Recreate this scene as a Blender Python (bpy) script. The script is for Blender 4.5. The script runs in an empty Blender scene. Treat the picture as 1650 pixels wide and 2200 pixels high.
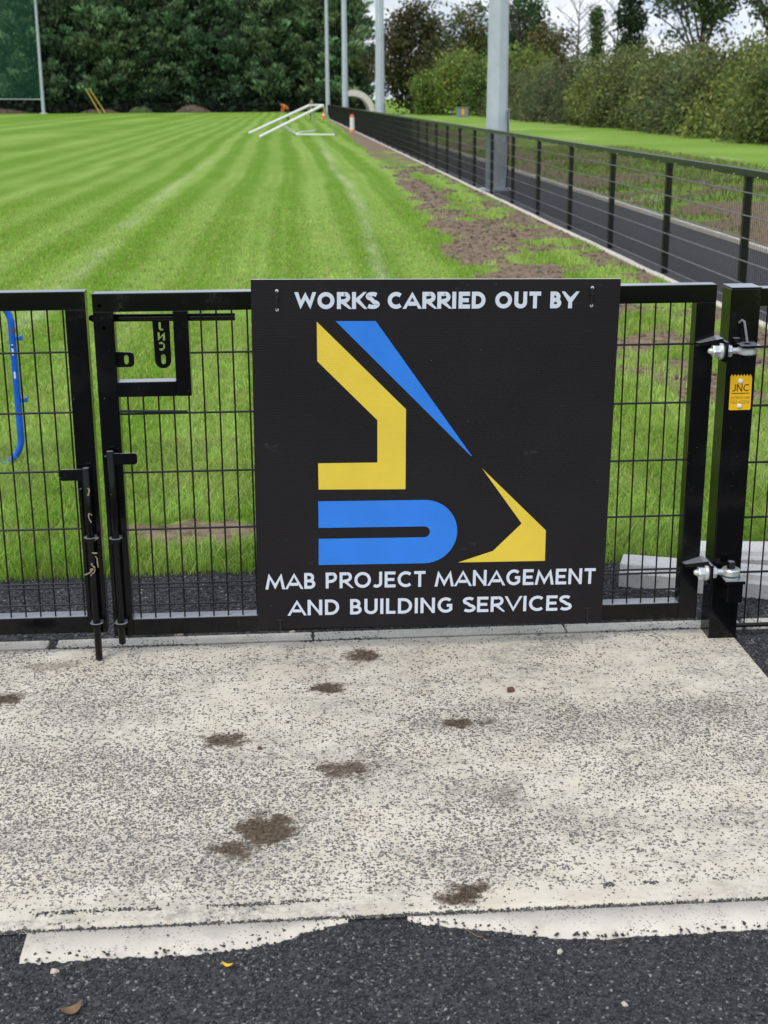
import bpy, bmesh, math, random
import numpy as np
from mathutils import Vector, Matrix

random.seed(7)
RNG = np.random.default_rng(11)
scene = bpy.context.scene
COL = scene.collection
PI = math.pi

# ------------------------------------------------------------------ camera
PITCH, YAW, ROLL = 0.29486, 0.0680, 0.00598
fw = Vector((math.cos(PITCH)*math.sin(YAW), math.cos(PITCH)*math.cos(YAW), -math.sin(PITCH)))
r0 = Vector((math.cos(YAW), -math.sin(YAW), 0)); u0 = r0.cross(fw)
rt = r0*math.cos(ROLL) - u0*math.sin(ROLL)
up = r0*math.sin(ROLL) + u0*math.cos(ROLL)
cam_d = bpy.data.cameras.new('camera')
cam = bpy.data.objects.new('camera', cam_d); COL.objects.link(cam)
M = Matrix.Identity(4)
for i in range(3):
    M[i][0], M[i][1], M[i][2] = rt[i], up[i], -fw[i]
M[0][3], M[1][3], M[2][3] = 0.0, -4.443, 1.862
cam.matrix_world = M
cam_d.sensor_fit = 'VERTICAL'; cam_d.sensor_height = 24.0; cam_d.lens = 24.0*2934.1/2200.0
cam_d.clip_start = 0.05; cam_d.clip_end = 6000
cam_d.dof.use_dof = True; cam_d.dof.focus_distance = 4.45; cam_d.dof.aperture_fstop = 4.4
scene.camera = cam
scene.render.resolution_x = 768; scene.render.resolution_y = 1024

# ------------------------------------------------------------------ light
SUN_EL, SUN_AZ = math.radians(52), math.radians(215)     # azimuth clockwise from +Y, towards the sun
world = bpy.data.worlds.new('World'); scene.world = world; world.use_nodes = True
wn = world.node_tree.nodes; wl = world.node_tree.links; wn.clear()
w_out = wn.new('ShaderNodeOutputWorld'); w_bg = wn.new('ShaderNodeBackground')
sky = wn.new('ShaderNodeTexSky'); sky.sky_type = 'NISHITA'; sky.sun_disc = False
sky.sun_elevation = SUN_EL; sky.sun_rotation = SUN_AZ; sky.air_density = 1.0; sky.dust_density = 2.0; sky.ozone_density = 1.0
w_tc = wn.new('ShaderNodeTexCoord'); w_map = wn.new('ShaderNodeMapping'); w_map.inputs['Scale'].default_value = (1.0, 1.0, 3.2)
w_n1 = wn.new('ShaderNodeTexNoise'); w_n1.inputs['Scale'].default_value = 4.2; w_n1.inputs['Detail'].default_value = 7; w_n1.inputs['Roughness'].default_value = 0.55
w_n2 = wn.new('ShaderNodeTexNoise'); w_n2.inputs['Scale'].default_value = 7.0; w_n2.inputs['Detail'].default_value = 5
w_r1 = wn.new('ShaderNodeMapRange'); w_r1.inputs['From Min'].default_value = 0.33; w_r1.inputs['From Max'].default_value = 0.55
w_r1.inputs['To Min'].default_value = 0.50
w_cc = wn.new('ShaderNodeMix'); w_cc.data_type = 'RGBA'
w_cc.inputs[6].default_value = (4.9, 5.7, 7.3, 1); w_cc.inputs[7].default_value = (8.6, 8.9, 9.5, 1)
w_mx = wn.new('ShaderNodeMix'); w_mx.data_type = 'RGBA'
w_r2 = wn.new('ShaderNodeMapRange'); w_r2.inputs['From Min'].default_value = 0.42; w_r2.inputs['From Max'].default_value = 0.58
wl.new(w_tc.outputs['Generated'], w_map.inputs['Vector'])
wl.new(w_map.outputs['Vector'], w_n1.inputs['Vector']); wl.new(w_map.outputs['Vector'], w_n2.inputs['Vector'])
wl.new(w_n1.outputs['Fac'], w_r1.inputs['Value']); wl.new(w_n2.outputs['Fac'], w_r2.inputs['Value'])
wl.new(w_r2.outputs['Result'], w_cc.inputs[0])
wl.new(w_r1.outputs['Result'], w_mx.inputs[0]); wl.new(sky.outputs['Color'], w_mx.inputs[6]); wl.new(w_cc.outputs[2], w_mx.inputs[7])
wl.new(w_mx.outputs[2], w_bg.inputs['Color']); w_bg.inputs['Strength'].default_value = 0.105
wl.new(w_bg.outputs[0], w_out.inputs['Surface'])
sun_d = bpy.data.lights.new('sun', 'SUN'); sun_d.energy = 1.4; sun_d.angle = math.radians(22); sun_d.color = (1.0, 0.955, 0.89)
sun = bpy.data.objects.new('sun', sun_d); COL.objects.link(sun)
sd = Vector((math.sin(SUN_AZ)*math.cos(SUN_EL), math.cos(SUN_AZ)*math.cos(SUN_EL), math.sin(SUN_EL)))
sun.rotation_euler = sd.to_track_quat('Z', 'Y').to_euler(); sun.location = (0, 0, 40)
scene.render.engine = 'CYCLES'
scene.view_settings.view_transform = 'Standard'; scene.view_settings.look = 'None'
scene.view_settings.gamma = 1.0; scene.view_settings.use_curve_mapping = False
scene.view_settings.exposure = 0.32
scene.cycles.max_bounces = 6; scene.cycles.diffuse_bounces = 3; scene.cycles.glossy_bounces = 3; scene.cycles.transparent_max_bounces = 8

# ------------------------------------------------------------------ helpers
def tag(o, label=None, cat=None, group=None, kind=None):
    if label: o['label'] = label
    if cat: o['category'] = cat
    if group: o['group'] = group
    if kind: o['kind'] = kind
    return o

def empty(name, loc=(0, 0, 0), rot=(0, 0, 0), **kw):
    o = bpy.data.objects.new(name, None); COL.objects.link(o)
    o.location = loc; o.rotation_euler = rot; o.empty_display_size = 0.1
    return tag(o, **kw)

def link(name, me, parent=None, loc=(0, 0, 0), rot=(0, 0, 0), scale=(1, 1, 1), **kw):
    o = bpy.data.objects.new(name, me); COL.objects.link(o)
    if parent: o.parent = parent
    o.location = loc; o.rotation_euler = rot; o.scale = scale
    return tag(o, **kw)

class MB:
    """collects pieces of ONE mesh"""
    def __init__(self): self.v = []; self.f = []
    def add(self, v, f):
        n = len(self.v); self.v += [tuple(p) for p in v]; self.f += [tuple(i+n for i in q) for q in f]; return self
    def box(self, a, b, bev=0.0, M=None):
        x0, y0, z0 = a; x1, y1, z1 = b
        bm = bmesh.new(); bmesh.ops.create_cube(bm, size=1)
        for v in bm.verts:
            v.co = ((x0+x1)/2+v.co.x*(x1-x0), (y0+y1)/2+v.co.y*(y1-y0), (z0+z1)/2+v.co.z*(z1-z0))
        if bev: bmesh.ops.bevel(bm, geom=list(bm.edges), offset=bev, segments=2, affect='EDGES', profile=0.6)
        if M is not None: bm.transform(M)
        bm.verts.index_update()
        self.add([v.co[:] for v in bm.verts], [[v.index for v in f.verts] for f in bm.faces]); bm.free(); return self
    def tube(self, pts, rad, n=8, cap=True):
        pts = [Vector(p) for p in pts]
        rads = rad if isinstance(rad, (list, tuple)) else [rad]*len(pts)
        vs = []; fs = []; m = len(pts); prev = None
        for i, p in enumerate(pts):
            t = (pts[min(i+1, m-1)]-pts[max(i-1, 0)]).normalized()
            if prev is None:
                a = Vector((0, 0, 1)) if abs(t.z) < 0.9 else Vector((1, 0, 0))
                nx = t.cross(a).normalized()
            else:
                nx = (prev - t*prev.dot(t)).normalized()
            prev = nx; ny = t.cross(nx)
            for k in range(n):
                an = 2*PI*(k+.5)/n
                vs.append(p+(nx*math.cos(an)+ny*math.sin(an))*rads[i])
        for i in range(m-1):
            for k in range(n):
                k2 = (k+1) % n
                fs.append((i*n+k, i*n+k2, (i+1)*n+k2, (i+1)*n+k))
        if cap:
            fs.append(tuple(range(n-1, -1, -1))); fs.append(tuple((m-1)*n+k for k in range(n)))
        return self.add(vs, fs)
    def prism(self, poly, y0, y1):
        """polygon in x,z, extruded along y"""
        n = len(poly)
        vs = [(x, y0, z) for x, z in poly]+[(x, y1, z) for x, z in poly]
        fs = [tuple(range(n)), tuple(range(2*n-1, n-1, -1))]+[(i, i+n, (i+1) % n+n, (i+1) % n) for i in range(n)]
        return self.add(vs, fs)
    def lathe(self, prof, c=(0, 0, 0), n=16, axis='Z'):
        vs = []; fs = []
        for r, h in prof:
            for k in range(n):
                a = 2*PI*k/n; p = (r*math.cos(a), r*math.sin(a), h)
                if axis == 'X': p = (p[2], p[0], p[1])
                if axis == 'Y': p = (p[0], p[2], p[1])
                vs.append((p[0]+c[0], p[1]+c[1], p[2]+c[2]))
        for i in range(len(prof)-1):
            for k in range(n):
                k2 = (k+1) % n; fs.append((i*n+k, i*n+k2, (i+1)*n+k2, (i+1)*n+k))
        fs.append(tuple(range(n-1, -1, -1))); fs.append(tuple((len(prof)-1)*n+k for k in range(n)))
        return self.add(vs, fs)
    def mesh(self, name, mat, smooth=None):
        me = bpy.data.meshes.new(name); me.from_pydata(self.v, [], self.f); me.update()
        bm = bmesh.new(); bm.from_mesh(me); bmesh.ops.recalc_face_normals(bm, faces=bm.faces); bm.to_mesh(me); bm.free()
        if mat is not None:
            for m in (mat if isinstance(mat, (list, tuple)) else [mat]): me.materials.append(m)
        if smooth:
            me.shade_smooth() if smooth is True else me.set_sharp_from_angle(angle=math.radians(smooth))
            if smooth is not True: me.polygons.foreach_set('use_smooth', [True]*len(me.polygons))
        return me
    def build(self, name, mat, parent=None, smooth=None, origin=None, **kw):
        """vertices are given in world coordinates; stored relative to the (unrotated) parent chain"""
        off = Vector((0, 0, 0)); p = parent
        while p is not None: off += Vector(p.location); p = p.parent
        if parent is None and origin is not None: off = Vector(origin)
        self.v = [(x-off.x, y-off.y, z-off.z) for x, y, z in self.v]
        o = link(name, self.mesh(name, mat, smooth), parent, **kw)
        if parent is None and origin is not None: o.location = origin
        return o

def np_mesh(name, V, F, mat, cols=None, cname='tint', smooth=False):
    """V (n,3), F (m,k) all faces with k corners, by numpy"""
    me = bpy.data.meshes.new(name); V = np.asarray(V, np.float32); F = np.asarray(F, np.int32); k = F.shape[1]
    me.vertices.add(len(V)); me.vertices.foreach_set('co', V.ravel())
    me.loops.add(F.size); me.loops.foreach_set('vertex_index', F.ravel())
    me.polygons.add(len(F)); me.polygons.foreach_set('loop_start', np.arange(0, F.size, k, dtype=np.int32))
    try: me.polygons.foreach_set('loop_total', np.full(len(F), k, np.int32))
    except Exception: pass
    if smooth: me.polygons.foreach_set('use_smooth', np.ones(len(F), bool))
    if cols is not None:
        at = me.attributes.new(cname, 'FLOAT_COLOR', 'POINT')
        c4 = np.ones((len(V), 4), np.float32); c4[:, :cols.shape[1]] = cols; at.data.foreach_set('color', c4.ravel())
    me.update(calc_edges=True); me.validate()
    if mat is not None: me.materials.append(mat)
    return me

def add_attr(me, name, a):
    at = me.attributes.new(name, 'FLOAT', 'POINT'); at.data.foreach_set('value', np.asarray(a, np.float32).ravel())

_T = RNG.random((256, 256)).astype(np.float32)
def vnoise(x, y, sc, ox=0.0):
    x = np.asarray(x)*sc+ox*17.31+500.0; y = np.asarray(y)*sc+ox*9.17+500.0
    xi = np.floor(x).astype(int); yi = np.floor(y).astype(int); fx = x-xi; fy = y-yi
    fx = fx*fx*(3-2*fx); fy = fy*fy*(3-2*fy)
    g = lambda a, b: _T[a % 256, b % 256]
    return (g(xi, yi)*(1-fx)+g(xi+1, yi)*fx)*(1-fy)+(g(xi, yi+1)*(1-fx)+g(xi+1, yi+1)*fx)*fy
def fbm(x, y, sc, ox=0.0, octv=4):
    s = 0; a = 1; t = 0
    for i in range(octv):
        s = s+a*vnoise(x, y, sc*2**i, ox+i*3.7); t += a; a *= 0.55
    return s/t
def smooth(a, b, x):
    t = np.clip((x-a)/(b-a), 0, 1); return t*t*(3-2*t)

# ------------------------------------------------------------------ materials
class NT:
    def __init__(self, name):
        self.m = bpy.data.materials.new(name); self.m.use_nodes = True
        self.t = self.m.node_tree; self.n = self.t.nodes; self.l = self.t.links
        self.b = self.n['Principled BSDF']; self._tc = None
    def tc(self):
        if not self._tc: self._tc = self.n.new('ShaderNodeTexCoord')
        return self._tc.outputs['Object']
    def pos(self):
        return self.n.new('ShaderNodeNewGeometry').outputs['Position']
    def noise(self, sc, det=4, rough=0.55, vec=None, stretch=None):
        nd = self.n.new('ShaderNodeTexNoise'); nd.inputs['Scale'].default_value = sc; nd.inputs['Detail'].default_value = det; nd.inputs['Roughness'].default_value = rough
        v = vec if vec is not None else self.tc()
        if stretch:
            mp = self.n.new('ShaderNodeMapping'); mp.inputs['Scale'].default_value = stretch; self.l.new(v, mp.inputs['Vector']); v = mp.outputs[0]
        self.l.new(v, nd.inputs['Vector']); return nd.outputs['Fac']
    def voro(self, sc, out='Distance', vec=None, rnd=1.0):
        nd = self.n.new('ShaderNodeTexVoronoi'); nd.inputs['Scale'].default_value = sc; nd.inputs['Randomness'].default_value = rnd
        self.l.new(vec if vec is not None else self.tc(), nd.inputs['Vector']); return nd.outputs[out]
    def rng(self, val, a, b, c=0.0, d=1.0):
        nd = self.n.new('ShaderNodeMapRange'); self.put(nd.inputs['Value'], val)
        for k, x in (('From Min', a), ('From Max', b), ('To Min', c), ('To Max', d)): self.put(nd.inputs[k], x)
        return nd.outputs['Result']
    def put(self, sock, val):
        if hasattr(val, 'is_linked') or isinstance(val, bpy.types.NodeSocket): self.l.new(val, sock)
        else: sock.default_value = val
    def math(self, op, a, b=0.0, clamp=False):
        nd = self.n.new('ShaderNodeMath'); nd.operation = op; nd.use_clamp = clamp
        self.put(nd.inputs[0], a); self.put(nd.inputs[1], b); return nd.outputs[0]
    def mix(self, f, a, b, mode='MIX'):
        nd = self.n.new('ShaderNodeMix'); nd.data_type = 'RGBA'; nd.blend_type = mode
        self.put(nd.inputs[0], f)
        self.put(nd.inputs[6], a if not isinstance(a, tuple) else (*a, 1)); self.put(nd.inputs[7], b if not isinstance(b, tuple) else (*b, 1))
        return nd.outputs[2]
    def attr(self, name, out='Fac'):
        nd = self.n.new('ShaderNodeAttribute'); nd.attribute_name = name; return nd.outputs[out]
    def bump(self, h, st=0.5, dist=0.01):
        nd = self.n.new('ShaderNodeBump'); nd.inputs['Strength'].default_value = st; nd.inputs['Distance'].default_value = dist
        self.l.new(h, nd.inputs['Height']); self.l.new(nd.outputs[0], self.b.inputs['Normal'])
    def base(self, c): self.put(self.b.inputs['Base Color'], c if not isinstance(c, tuple) else (*c, 1)); return self
    def rough(self, r): self.put(self.b.inputs['Roughness'], r); return self
    def spec(self, s): self.put(self.b.inputs['Specular IOR Level'], s); return self
    def metal(self, s): self.put(self.b.inputs['Metallic'], s); return self

def simple(name, col, rough=0.5, metal=0.0, var=0.12, sc=8.0, spec=0.5, bump=0.0):
    t = NT(name); n = t.noise(sc, 5)
    dark = tuple(c*(1-var) for c in col); lite = tuple(min(1, c*(1+var)) for c in col)
    t.base(t.mix(t.rng(n, .3, .7), dark, lite)).rough(rough).metal(metal).spec(spec)
    if bump: t.bump(n, bump, 0.01)
    return t.m

def black_steel():
    t = NT('black_powder_coat')
    n1 = t.noise(3.5, 6, .65); n2 = t.noise(60, 3); sp = t.voro(55)
    c = t.mix(t.rng(n1, .50, .72, 0, .8), (.0035, .0036, .0042), (.014, .014, .015))
    smear = t.math('MULTIPLY', t.rng(t.noise(7, 7, .75), .60, .72), t.rng(t.noise(40, 4, .7), .45, .65)); c = t.mix(t.math('MULTIPLY', smear, .5), c, (.12, .115, .11))
    speck = t.math('MULTIPLY', t.rng(sp, .06, .10, 1, 0), t.rng(t.noise(9, 2), .56, .64))
    c = t.mix(t.math('MULTIPLY', speck, .55), c, (.23, .22, .2))
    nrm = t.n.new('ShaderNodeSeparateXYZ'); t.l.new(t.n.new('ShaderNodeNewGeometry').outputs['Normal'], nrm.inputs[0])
    c = t.mix(t.rng(nrm.outputs[2], .8, 1.0, 0, .8), c, (.27, .285, .315))      # sky sheen on level faces, painted into the base colour
    t.base(c).rough(t.rng(n1, .3, .7, .06, .14)).spec(.26); return t.m
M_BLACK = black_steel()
M_WIRE = simple('black_wire_coat', (.006, .006, .007), .28, var=.2, spec=.4)
M_FENCE = simple('fence_black_coat', (.006, .0065, .006), .32, var=.25, spec=.3)
M_HWIRE = simple('fence_horizontal_wire_sky_lit', (.24, .232, .24), .35, var=.2, spec=.8)  # pale grey paints in the sky light caught by the black wires
M_GALV = simple('galvanised_steel', (.47, .52, .58), .5, .15, var=.10, sc=3.0)
M_ZINC = simple('zinc_plated_steel', (.62, .66, .66), .32, .55, var=.12, sc=30)
M_WHITE = simple('white_paint', (.78, .78, .76), .4, var=.05)
M_BLUE = simple('blue_gloss_paint', (.012, .115, .62), .3, var=.15, sc=20)
M_TIE = simple('black_nylon', (.012, .012, .013), .35)
M_TIEW = simple('worn_nylon', (.55, .56, .56), .5)
M_YTAG = simple('yellow_plastic', (.88, .50, .008), .35, var=.04)
_h = NT('painted_hole_shade'); _h.base((.0005, .0005, .0005)).rough(1.0).spec(0.0); M_HOLE_SHADE = _h.m
M_INK = simple('black_ink', (.012, .010, .008), .5)
M_GREYINK = simple('faded_ink', (.30, .17, .02), .5)
M_LETTER = simple('white_print', (.66, .72, .82), .45, var=.03)
M_PYEL = NT('yellow_print'); M_PBLU = NT('blue_print')
def flute(t, col):
    w = t.n.new('ShaderNodeTexWave'); w.wave_type = 'BANDS'; w.bands_direction = 'Z'; w.inputs['Scale'].default_value = 55; w.inputs['Distortion'].default_value = 0.0
    t.l.new(t.tc(), w.inputs['Vector'])
    n = t.noise(6, 5)
    t.base(t.mix(t.rng(n, .3, .7), tuple(c*.94 for c in col), tuple(c*1.05 for c in col))).rough(.48)
    t.bump(w.outputs['Fac'], .10, .002); return t
M_PYEL = flute(M_PYEL, (.80, .60, .055)).m; M_PBLU = flute(M_PBLU, (.022, .215, .79)).m
tb = NT('black_fluted_board')
wv = tb.n.new('ShaderNodeTexWave'); wv.wave_type = 'BANDS'; wv.bands_direction = 'Z'; wv.inputs['Scale'].default_value = 55; tb.l.new(tb.tc(), wv.inputs['Vector'])
nb = tb.noise(2.2, 6, .6); sb = tb.voro(22)
scr = tb.math('MULTIPLY', tb.rng(tb.noise(5, 5, .7, stretch=(1, 1, 3)), .63, .72), .55)
cb = tb.mix(tb.rng(nb, .3, .7), (.0085, .0072, .0085), (.0135, .0115, .0132))
cb = tb.mix(tb.rng(sb, .018, .03, .5, 0), cb, (.4, .4, .4))
cb = tb.mix(tb.math('MULTIPLY', scr, tb.rng(tb.noise(30, 4, .7), .45, .7)), cb, (.11, .11, .11))
tb.base(cb).rough(.5).spec(.25); tb.bump(wv.outputs['Fac'], .16, .002); M_BOARD = tb.m
M_BOARDEDGE = simple('board_edge_white', (.62, .64, .62), .6)
M_TWINE = simple('dried_grass_twine', (.30, .235, .165), .9, var=.4, sc=40)
M_LEAFY = simple('yellow_leaf', (.75, .48, .02), .6, var=.15, sc=60)
M_LEAFB = simple('brown_leaf', (.20, .125, .06), .9, var=.3, sc=60)
M_CLOD = simple('mud_clod', (.115, .075, .045), .95, var=.35, sc=60, bump=.6)
M_PEB = simple('pale_pebble', (.55, .50, .42), .8, var=.2, sc=50)
M_BARK = simple('tree_bark', (.06, .05, .038), .9, var=.35, sc=6, bump=.5)

def concrete(name, col, sc=9):
    t = NT(name); p = t.pos()
    n = t.noise(sc, 6, .6, p); n2 = t.noise(2.1, 4, .5, p); f = t.noise(170, 3, .6, p)
    c = t.mix(t.rng(n, .3, .72), tuple(x*.80 for x in col), col)
    c = t.mix(t.rng(n2, .5, .75, 0, .4), c, (col[0]*.62, col[1]*.57, col[2]*.5))
    c = t.mix(t.math('MULTIPLY', t.rng(t.voro(120, 'Distance', p), .20, .28, .85, 0), t.rng(t.noise(16, 3, .6, p), .42, .56)), c, (.12, .12, .12))
    c = t.mix(t.rng(t.noise(7, 6, .7, p), .55, .72, 0, .55), c, (.36, .30, .22))
    t.base(c).rough(.88).spec(.25); t.bump(f, .35, .003); return t.m
M_CONC = concrete('edging_concrete', (.74, .685, .585))
M_KERB = concrete('precast_concrete', (.70, .69, .66), 5)

def slab_mat():
    t = NT('chip_speckled_concrete'); p = t.pos()
    mud = t.attr('mud'); wear = t.attr('wear')
    big = t.noise(3.2, 5, .6, p); mid = t.noise(11, 4, .6, p)
    cream = t.mix(t.rng(mid, .3, .7), (.605, .545, .440), (.725, .665, .555))
    cream = t.mix(t.rng(big, .55, .75, 0, .35), cream, (.60, .50, .37))
    mp = t.n.new('ShaderNodeMapping'); mp.inputs['Scale'].default_value = (1, 1.0, 1); t.l.new(p, mp.inputs['Vector'])
    wob = t.n.new('ShaderNodeVectorMath'); wob.operation = 'ADD'
    nz = t.n.new('ShaderNodeTexNoise'); nz.inputs['Scale'].default_value = 130; t.l.new(p, nz.inputs['Vector'])
    vs = t.n.new('ShaderNodeVectorMath'); vs.operation = 'SCALE'; t.l.new(nz.outputs['Color'], vs.inputs[0]); vs.inputs['Scale'].default_value = .011
    t.l.new(mp.outputs[0], wob.inputs[0]); t.l.new(vs.outputs[0], wob.inputs[1]); pv = wob.outputs[0]
    dens = t.math('ADD', t.math('MULTIPLY', t.rng(t.noise(6.5, 5, .66, p), .33, .68), .55), t.math('MULTIPLY', wear, .85))
    chips = None
    for sc, rad, k in ((86, .34, 1.0), (140, .37, .9)):
        d = t.voro(sc, 'Distance', pv); c = t.n.new('ShaderNodeSeparateColor')
        t.l.new(t.voro(sc, 'Color', pv), c.inputs[0])
        on = t.math('LESS_THAN', c.outputs[0], t.math('MULTIPLY', dens, k))
        r = t.math('MULTIPLY', t.math('ADD', c.outputs[1], .55), rad)
        x = t.math('MULTIPLY', on, t.rng(t.math('SUBTRACT', d, r), -.05, .04, 1, 0))
        chips = x if chips is None else t.math('MAXIMUM', chips, x)
    chipc = t.mix(t.rng(t.noise(90, 2, .5, p), .35, .65), (.048, .050, .053), (.17, .165, .158))
    c = t.mix(t.math('MULTIPLY', chips, .9), cream, chipc)
    soot = t.math('MULTIPLY', t.rng(t.noise(2.6, 7, .72, p, (.7, 1.6, 1)), .44, .66, 0, .70), t.rng(t.noise(55, 5, .75, p), .38, .60))
    brush = t.noise(9, 5, .7, p, (1, 9, 1))
    c = t.mix(t.rng(brush, .56, .70, 0, .30), c, (.27, .25, .225))
    c = t.mix(soot, c, (.13, .128, .125))
    c = t.mix(t.rng(t.noise(14, 6, .7, p), .60, .72, 0, .35), c, (.40, .30, .18))
    mudc = t.mix(t.rng(t.noise(80, 5, .7, p), .38, .62), (.045, .034, .024), (.17, .125, .085))
    mud = t.rng(t.math('ADD', mud, t.math('MULTIPLY', t.math('SUBTRACT', t.noise(120, 5, .75, p), .5), .9)), .24, .78)
    c = t.mix(mud, c, mudc)
    t.base(c).rough(.9).spec(.25)
    hh = t.math('ADD', t.math('MULTIPLY', chips, .8), t.math('MULTIPLY', t.noise(200, 3, .6, p), .5)); t.bump(hh, .5, .004)
    return t.m
M_SLAB = slab_mat()

def tarmac_mat():
    t = NT('tarmac'); p = t.pos()
    d = t.voro(135, 'Distance', p); cs = t.n.new('ShaderNodeSeparateColor'); t.l.new(t.voro(135, 'Color', p), cs.inputs[0])
    c = t.mix(cs.outputs[0], (.024, .024, .027), (.07, .07, .075))
    c = t.mix(t.rng(cs.outputs[1], .93, .97), c, (.22, .21, .2))
    c = t.mix(t.rng(t.noise(3, 5, .6, p), .5, .75, 0, .35), c, (.085, .08, .075))
    t.base(c).rough(.85).spec(.35); t.bump(t.math('SUBTRACT', 1.0, d), .8, .006); return t.m
M_TARMAC = tarmac_mat()
def attr_mat(name, rough=.85, spec=.3, transl=0.0, vary=0.0):
    t = NT(name); a = t.attr('tint', 'Color')
    if vary:
        oi = t.n.new('ShaderNodeObjectInfo'); a = t.mix(1.0, a, t.mix(oi.outputs['Random'], (1-vary, 1-vary*.8, 1-vary*.6), (1+vary, 1+vary*.8, 1+vary*.4)), 'MULTIPLY')
    t.base(a).rough(rough).spec(spec)
    if transl:
        tr = t.n.new('ShaderNodeBsdfTranslucent'); mx = t.n.new('ShaderNodeMixShader'); mx.inputs[0].default_value = transl
        t.l.new(a, tr.inputs['Color']); t.l.new(t.b.outputs[0], mx.inputs[1]); t.l.new(tr.outputs[0], mx.inputs[2])
        t.l.new(mx.outputs[0], t.n['Material Output'].inputs['Surface'])
    return t.m
M_STONES = attr_mat('loose_stones', .75, .35)
M_GRASS = attr_mat('grass_blades', .55, .3, .45)
M_LEAF = attr_mat('foliage', .7, .2, .25, .20)

def ground_mat():
    t = NT('pitch_ground'); p = t.pos()
    soil = t.attr('soil'); st = t.attr('stripe'); chalk = t.attr('chalk')
    n = t.noise(38, 4, .6, p); nl = t.noise(1.3, 4, .6, p)
    g = t.mix(st, (.140, .268, .018), (.300, .440, .092))
    g = t.mix(t.rng(n, .35, .68), t.mix(.4, g, (.085, .19, .010)), g)
    g = t.mix(t.rng(nl, .52, .75, 0, .30), g, (.24, .31, .045))
    g = t.mix(chalk, g, (.42, .50, .24))
    s = t.mix(t.rng(t.noise(14, 6, .65, p), .3, .7), (.12, .085, .058), (.33, .25, .175))
    s = t.mix(t.rng(t.voro(30, 'Distance', p), .1, .18, .6, 0), s, (.33, .29, .24))
    c = t.mix(t.rng(t.math('ADD', soil, t.math('MULTIPLY', t.math('SUBTRACT', n, .5), .5)), .42, .58), g, s)
    t.base(c).rough(.95).spec(.1); t.bump(t.noise(60, 4, .7, p), .6, .02); return t.m
M_PITCH = ground_mat()
def field_mat():
    t = NT('field_ground'); p = t.pos()
    c = t.mix(t.rng(t.noise(.4, 6, .65, p), .3, .7), (.12, .24, .02), (.26, .36, .05))
    t.base(c).rough(.95).spec(.1); return t.m
M_FIELD = field_mat()

# ------------------------------------------------------------------ ground sheets
def sheet(name, x0, x1, y0, y1, z, mat, nx=1, ny=1, **kw):
    xs = np.linspace(x0, x1, nx+1); ys = np.linspace(y0, y1, ny+1)
    return grid(name, xs, ys, z, mat, **kw)
def grid(name, xs, ys, z, mat, attrs=None, **kw):
    X, Y = np.meshgrid(xs, ys); nx, ny = len(xs), len(ys)
    Z = z(X, Y) if callable(z) else np.full_like(X, z)
    idx = np.arange(nx*ny).reshape(ny, nx)
    F = np.stack([idx[:-1, :-1], idx[:-1, 1:], idx[1:, 1:], idx[1:, :-1]], -1).reshape(-1, 4)
    me = np_mesh(name, np.stack([X, Y, Z], -1).reshape(-1, 3), F, mat, smooth=True)
    for k, f in (attrs or {}).items(): add_attr(me, k, f(X, Y))
    o = link(name, me); tag(o, kind='structure', **kw); return o

sheet('ground', -900, 900, -60, 1500, -0.06, M_FIELD, label='far field ground running out past the trees to the horizon')
sheet('tarmac_apron', -6, 4.0, -9, 0.95, 0.0, M_TARMAC, label='dark coarse tarmac around the concrete threshold of the gate')

# --- masks shared by the pitch sheet and by the grass blades
def soil_bound(Y): return np.interp(Y, [0, 1.5, 3, 5, 8.5, 10, 17.7, 27.8, 79, 118, 200], [3.7, 3.2, 2.55, 2.15, 1.70, 1.80, 2.08, 2.48, 3.34, 3.75, 3.85])
PATCH = [(-.40, 1.33, .42, .20), (-.12, 1.30, .30, .16), (-1.03, 1.73, .10, .05), (.15, 1.5, .3, .12), (-.9, 1.1, .05, .04)]
def soil_mask(X, Y):
    b = soil_bound(Y)+(fbm(X, Y, .9, 2)-.5)*.9*np.clip((3.9-soil_bound(Y))/1.6, .15, 1)
    s = smooth(-.15, .30, X-b)
    tuft = smooth(.53, .66, .55*fbm(X, Y*.8, 1.3, 5)+.45*fbm(X, Y*.8, 4.2, 7)+.10*np.exp(-((X-3.2)/.5)**2)+np.where(Y < 3.2, .12, 0))
    s = s*(1-.9*tuft*smooth(70, 30, Y))
    for (px, py, rx, ry) in PATCH:
        d = ((X-px)/rx)**2+((Y-py)/ry)**2+(fbm(X, Y, 9, 8)-.5)*2.2
        s = np.maximum(s, smooth(1.25, .6, d))
    return s
def stripe_val(X, Y):
    w = X+.10*np.sin(Y*.11+.6)+.05*np.sin(Y*.37)+(fbm(X*.2, Y*.25, 1, 3)-.5)*.18
    ph = (w+.40)/.98
    s = .5+.5*np.cos(2*PI*ph)
    k = np.floor(ph+.5); amp = .70+.40*np.mod(k*.618, 1.0)
    s = smooth(.15, .85, s)*amp
    fine = np.clip(np.sin(w*2*PI/.245+1.3), 0, 1)**3*.35*smooth(.4, .6, fbm(X*.4, Y*.05, 1.5, 17))
    return np.clip(s*.75+fine+(fbm(X, Y*.3, 2.2, 6)-.5)*.6+.04, 0, 1)
LA = np.array([(-2.25, 8.5), (-2.319, 10.25), (-2.40, 15.2), (-2.448, 24.1), (-2.316, 40.8), (-2.02, 62)])
LC = np.array([(.95, 9), (1.008, 11.04), (1.076, 13.85), (1.302, 20.6), (1.367, 26.3), (1.303, 32.4), (1.388, 44.6), (1.6, 60)])
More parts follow.
